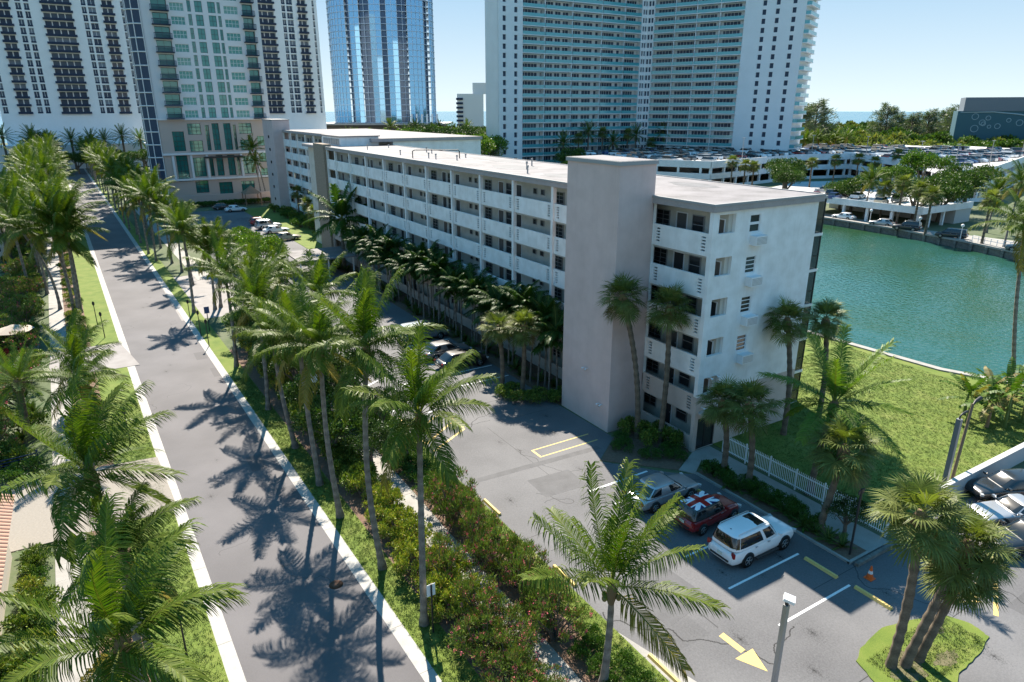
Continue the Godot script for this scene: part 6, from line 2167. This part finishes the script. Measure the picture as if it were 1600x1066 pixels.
	part(v2, "wall", bx(mats.villa_wall, -8, 0, -10, 3.5, 7.2, 10))
	part(v2, "roof", bx(mats.frame_white, -8.5, 7.2, -10.5, 4.2, 7.6, 10.5))
	var vw := window_meshes("villa_win", 1.6, 1.8, 2, 2, 0.08, mats.frame_white, mats.window_dark)
	for q in 4:
		for y in [0.9, 4.3]: put_window(v2, vw, face(3.52, y, -7.5 + q * 5.0, "+x"))
		for y in [0.9, 4.3]: put_window(v2, vw, face(-6.5 + q * 2.9, y, 10.02, "+z"))
	var rl := thing("terrace_rail", "dark slatted rail beside the paved driveway at left", "fence", Vector3(-37.6, 0, -20.5))
	for q in 5:
		var rb := MB.new(true)
		rb.tube([Vector3(0.2, 0.25 + q * 0.2, 0), Vector3(-6.5, 0.25 + q * 0.2, 0.4)], [0.04, 0.04], 6)
		part(rl, "bar", rb.mesh(mats.rail_dark))
	for q in 4:
		part(rl, "post", bx(mats.rail_dark, -0.05 - q * 2.0, 0, -0.05 + q * 0.12, 0.05 - q * 2.0, 1.25, 0.05 + q * 0.12))
	# low deck and courtyard across the canal
	var ld := thing("low_parking_deck", "low open parking deck on columns beside the far canal road", "garage")
	part(ld, "deck_slab", bx(mats.garage_white, 103.5, 2.9, -70, 122, 3.5, -42))
	part(ld, "inner_wall", bx(mats.concrete_wall, 116, 0, -70, 122, 2.88, -42))
	part(ld, "parapet", bx(mats.garage_white, 103.3, 2.8, -70.2, 103.49, 4.1, -41.8))
	part(ld, "parapet", bx(mats.garage_white, 103.5, 2.8, -41.99, 122, 4.1, -41.8))
	for q in 6: part(ld, "column", bx(mats.garage_white, 103.7, 0, -69 + q * 5.2, 104.2, 2.88, -68.5 + q * 5.2))
	for q in 3: part(ld, "column", bx(mats.garage_white, 107 + q * 5.0, 0, -42.7, 107.5 + q * 5.0, 2.88, -42.2))
	slab("court", poly([122, -70, 124, -100, 160, -112, 180, -105, 165, -80, 148, -58, 135, -56, 122, -50]), 0.0, 0.05, mats.deck)
	slab("canal_road", poly([93.2, 40, 93.4, -17.5, 97.4, -29, 100.4, -44, 101.4, -58, 103.3, -72, 108, -72, 103.2, -42, 106, -20, 106, 40]), 0.0, 0.06, mats.concrete)
	var gd := thing("bank_railing", "white tubular railing on the far seawall", "fence")
	for q in 15:
		var t := q / 14.0
		var p := Vector3(lerpf(97.4, 93.4, t), 0.26, lerpf(-29.5, -14, t))
		var nb := MB.new(true)
		nb.tube([p, p + Vector3(0, 1.0, 0)], [0.05, 0.05], 5)
		part(gd, "post", nb.mesh(mats.frame_white))
	for y in [0.55, 1.0]:
		var nb := MB.new(true)
		nb.tube([Vector3(97.4, 0.26 + y, -29.5), Vector3(93.4, 0.26 + y, -14)], [0.04, 0.04], 5)
		part(gd, "rail", nb.mesh(mats.frame_white))
	for q in [[99.6, -40.0], [97.5, -31.5], [101.8, -51]]:
		var go := thing("globe_lamp", "white globe lamp on the far canal bank", "lamp post", Vector3(q[0], 0.06, q[1]), 0.0, "globe lamps on the far bank")
		var gm := MB.new(true)
		gm.tube([Vector3.ZERO, Vector3(0, 2.4, 0)], [0.06, 0.05], 6)
		part(go, "pole", gm.mesh(mats.frame_white))
		var gs := SphereMesh.new()
		gs.radius = 0.28
		gs.height = 0.56
		gs.material = mats.frame_white
		part(go, "globe", gs, Transform3D(Basis(), Vector3(0, 2.6, 0)))
	# dark hall with a bubble mural
	var mh := thing("mural_hall", "dark teal hall with pale bubble mural at the right edge", "building", Vector3(330, 0, -137), deg_to_rad(-58))
	var wall := MB.new()
	var top := PackedVector2Array()
	part(mh, "wall", bx(mats.mural_teal, -14, 0, -20, 50, 21, 0))
	part(mh, "roof", bx(mats.mural_grey, -12, 21, -20.5, 51, 27, 0.4))
	var rr := RandomNumberGenerator.new()
	rr.seed = 3
	for q in 12:
		var c := Vector3(rr.randf_range(-9, 22), rr.randf_range(12, 19), 0.03)
		var rad := rr.randf_range(0.5, 1.5)
		var rg := MB.new(true)
		var pts := []
		var ra := []
		for a in 17:
			pts.append(c + Vector3(cos(TAU * a / 16), sin(TAU * a / 16), 0) * rad)
			ra.append(0.14)
		rg.tube(pts, ra, 5, false)
		part(mh, "bubble", rg.mesh(mats.mural_pale))
	var swoosh := MB.new(true)
	swoosh.tube([Vector3(-13, 20.4, 0.1), Vector3(0, 20.6, 0.1), Vector3(10, 19.6, 0.1), Vector3(20, 17.8, 0.1), Vector3(30, 15.5, 0.1)], [0.2, 0.3, 0.3, 0.3, 0.2], 5)
	part(mh, "mural_line", swoosh.mesh(mats.mural_pale))
	# small far block between the towers
	var fb := thing("far_apartment_block", "small pale apartment block far off between the glass tower and the wide tower", "building", Vector3(229, 0, -467), deg_to_rad(-31))
	part(fb, "wall", bx(mats.condo_white, -6, 0, -14, 14, 33, 0))
	part(fb, "upper_wall", bx(mats.condo_white, 6, 33, -14, 22, 41, -2))
	for q in 8: part(fb, "balcony", bx(mats.rail_dark, -6.8, 6 + q * 3.2, 0.02, -1.5, 7.6 + q * 3.2, 0.8))

func cars():
	var su := car("suv", "white_suv", mats.paint_white, Vector3(-5.3, 0.011, 9.42), 0.0, "white SUV with black sunroof and roof rails in the front bay")
	var img := Image.create(128, 96, false, Image.FORMAT_RGB8)
	var red := Color(0.62, 0.06, 0.08)
	var blue := Color(0.05, 0.09, 0.32)
	for y in 96:
		for x in 128:
			var u := (x + 0.5) / 128.0 - 0.5
			var v := (y + 0.5) / 96.0 - 0.5
			var c := blue
			var d1 := absf(v - u)
			var d2 := absf(v + u)
			if minf(d1, d2) < 0.13: c = Color(0.9, 0.9, 0.92)
			if absf(u) < 0.17 or absf(v) < 0.2: c = Color(0.9, 0.9, 0.92)
			if absf(u) < 0.1 or absf(v) < 0.12: c = red
			img.set_pixel(x, y, c)
	mat("flag_roof", Color(1, 1, 1), 0.3, 0.0, {"tex": ImageTexture.create_from_image(img), "coat": 0.8})
	var mini_c := car("hatch", "red_hatchback", mats.paint_red, Vector3(-5.35, 0.011, 6.3), 0.05, "dark red hatchback with a British flag roof beside the white SUV", "", {"roof_mat": mats.paint_black})
	var p: Array = CARS["hatch"]
	var rp := MB.new(true, false, true)
	var g := []
	for a in 9:
		var row := []
		for b in 9:
			var fx := lerpf(-1.0, 1.0, b / 8.0)
			var fz := lerpf(1.0, -1.0, a / 8.0)
			var cx: float = (p[7] + p[8]) * 0.5
			var hl: float = (p[8] - p[7]) * 0.5 * 0.95
			row.append(Vector3(cx + fx * hl, p[2] + 0.056 - 0.05 * pow(maxf(absf(fx), absf(fz)), 2.5), fz * p[1] * 0.5 * 0.70))
		g.append(row)
	rp.grid(g)
	part(mini_c, "flag_roof", rp.mesh(mats.flag_roof))
	car("sedan", "silver_sedan", mats.paint_silver, Vector3(-5.9, 0.011, 3.35), 0.0, "silver car half hidden by palm fronds beside the red hatchback")
	car("van", "minivan", mats.paint_bluegrey, Vector3(-5.6, 0.011, -31.4), 0.0, "silver blue minivan parked under the slender palms")
	car("sedan", "dark_sedan", mats.paint_black, Vector3(-5.8, 0.011, -22.6), 0.0, "black sedan in the shade between minivan and stair tower")
	car("sedan", "dark_sedan", mats.paint_grey, Vector3(-5.9, 0.011, -25.6), 0.0, "dark grey sedan next to the minivan")
	car("coupe", "silver_coupe", mats.paint_silver, Vector3(9.5, 0.011, 15.3), 2.67, "silver sports coupe at the right edge of the car park")
	car("sedan", "black_sedan", mats.paint_black, Vector3(12.0, 0.011, 13.9), 2.67, "black sedan by the white wall at the right edge")
	car("sedan", "dark_green_sedan", mats.paint_black, Vector3(7.2, 0.011, 17.0), 2.67, "black car in front of the silver coupe, cut by the frame")
	# front lot
	var fl := [["sedan", "white", -4.2, -136.0, "white saloon alone at the far end of the front lot"], ["hatch", "red", -3.6, -114.0, "red car in the front lot row"], ["suv", "silver", -3.4, -108.0, "silver SUV in the front lot row next to the red car"], ["sedan", "white", -3.2, -102.6, "white saloon third in the front lot row"], ["sedan", "beige", -3.4, -94.0, "pale saloon nearest the carport in the front lot row"], ["sedan", "black", -6.0, -141.0, "black car in tree shade behind the white saloon"]]
	for q in fl: car(q[0], "lot_car", mats["paint_" + q[1]], Vector3(q[2], 0.011, q[3]), 0.0, q[4], "cars in the front lot")
	# far canal bank
	for q in [["sedan", "white", 102.2, -57.0, 1.62, "white car on the far canal road, leftmost"], ["sedan", "silver", 101.0, -48.0, 1.75, "pale car on the far canal road behind the globe lamp"], ["suv", "black", 99.8, -42.3, 1.8, "black SUV on the far canal road"], ["van", "black", 98.6, -33.6, 1.85, "long black van on the far canal road"], ["suv", "grey", 95.4, -20.8, 1.9, "grey car on the far canal road at the right edge"]]:
		car(q[0], "bank_car", mats["paint_" + q[1]], Vector3(q[2], 0.06, q[3]), q[4], q[5], "cars on the far canal road")
	for q in [["sedan", "blue", 105.5, -62, "blue"], ["suv", "black", 108, -64, "black"], ["sedan", "white", 111, -60, "white"], ["van", "silver", 113, -52, "silver"], ["sedan", "white", 118, -50, "white"], ["sedan", "silver", 117, -58, "silver"], ["hatch", "beige", 106.5, -52, "beige"]]:
		park(q[0], q[1], Vector3(q[2], 3.5, q[3]), 0.2, "%s car on the low deck across the canal" % q[4], "cars on the low deck")
	for q in [["suv", "silver", 141, -89, "pale"], ["sedan", "red", 130, -84, "dark red"], ["sedan", "bluegrey", 133, -78, "blue grey"], ["suv", "black", 139, -69, "black"], ["sedan", "blue", 128, -69, "blue"], ["sedan", "grey", 127, -65.5, "grey"], ["van", "white", 141, -65, "white"], ["sedan", "white", 133, -72, "white"]]:
		park(q[0], q[1], Vector3(q[2], 0.06, q[3]), 2.2, "%s car in the court below the garage" % q[4], "cars in the garage court")
	park("suv", "red", Vector3(-37.0, 0.02, -300), 0.3, "dark red car at the street end, left one", "cars at the street end")
	park("sedan", "red", Vector3(-32.0, 0.02, -316), 0.0, "dark red car at the street end, right one", "cars at the street end")

func _ready():
	# camera, sky, sun, exposure
	var cam := Camera3D.new()
	cam.name = "camera"
	add_child(cam)
	cam.position = Vector3(-31.93, 22.0, 28.754)
	cam.rotation_order = EULER_ORDER_YXZ
	cam.rotation = Vector3(deg_to_rad(-18.87), deg_to_rad(-31.5), 0)
	cam.fov = 53.3
	cam.near = 0.1
	cam.far = 20000.0
	cam.current = true
	var env := Environment.new()
	env.background_mode = Environment.BG_SKY
	var sky := Sky.new()
	var sm := ProceduralSkyMaterial.new()
	sm.sky_top_color = Color(0.27, 0.53, 0.715)
	sm.sky_horizon_color = Color(0.75, 0.80, 0.81)
	sm.sky_curve = 0.12
	sm.ground_bottom_color = Color(0.30, 0.36, 0.36)
	sm.ground_horizon_color = Color(0.80, 0.90, 0.95)
	sm.sky_energy_multiplier = 1.0
	sky.sky_material = sm
	env.sky = sky
	env.background_energy_multiplier = 0.7
	env.tonemap_mode = Environment.TONE_MAPPER_LINEAR
	env.tonemap_exposure = 2.5
	env.sdfgi_enabled = true
	env.ssao_enabled = true
	env.ssil_enabled = true
	var we := WorldEnvironment.new()
	we.name = "world_environment"
	we.environment = env
	add_child(we)
	var sun := DirectionalLight3D.new()
	sun.name = "sun"
	add_child(sun)
	sun.look_at_from_position(Vector3(0.31, 1.0, -0.9), Vector3.ZERO)
	sun.light_energy = 1.6
	sun.light_color = Color(1.0, 0.96, 0.9)
	sun.light_angular_distance = 0.5
	sun.shadow_enabled = true
	rng.seed = 1
	make_materials()
	ground()
	apartment()
	beige_condo()
	strip_tower("white tower with dark balcony strips at the end of the street", 0.0)
	strip_tower("white tower with dark balcony strips half hidden behind the tan condominium", 75.0)
	glass_tower()
	wing_tower()
	garage()
	print("buildings ", Time.get_ticks_msec())
	plant_palms()
	print("palms ", Time.get_ticks_msec())
	plant_shrubs()
	plant_trees()
	print("trees ", Time.get_ticks_msec())
	furniture()
	cars()
	tufts()
	print("done ", Time.get_ticks_msec())
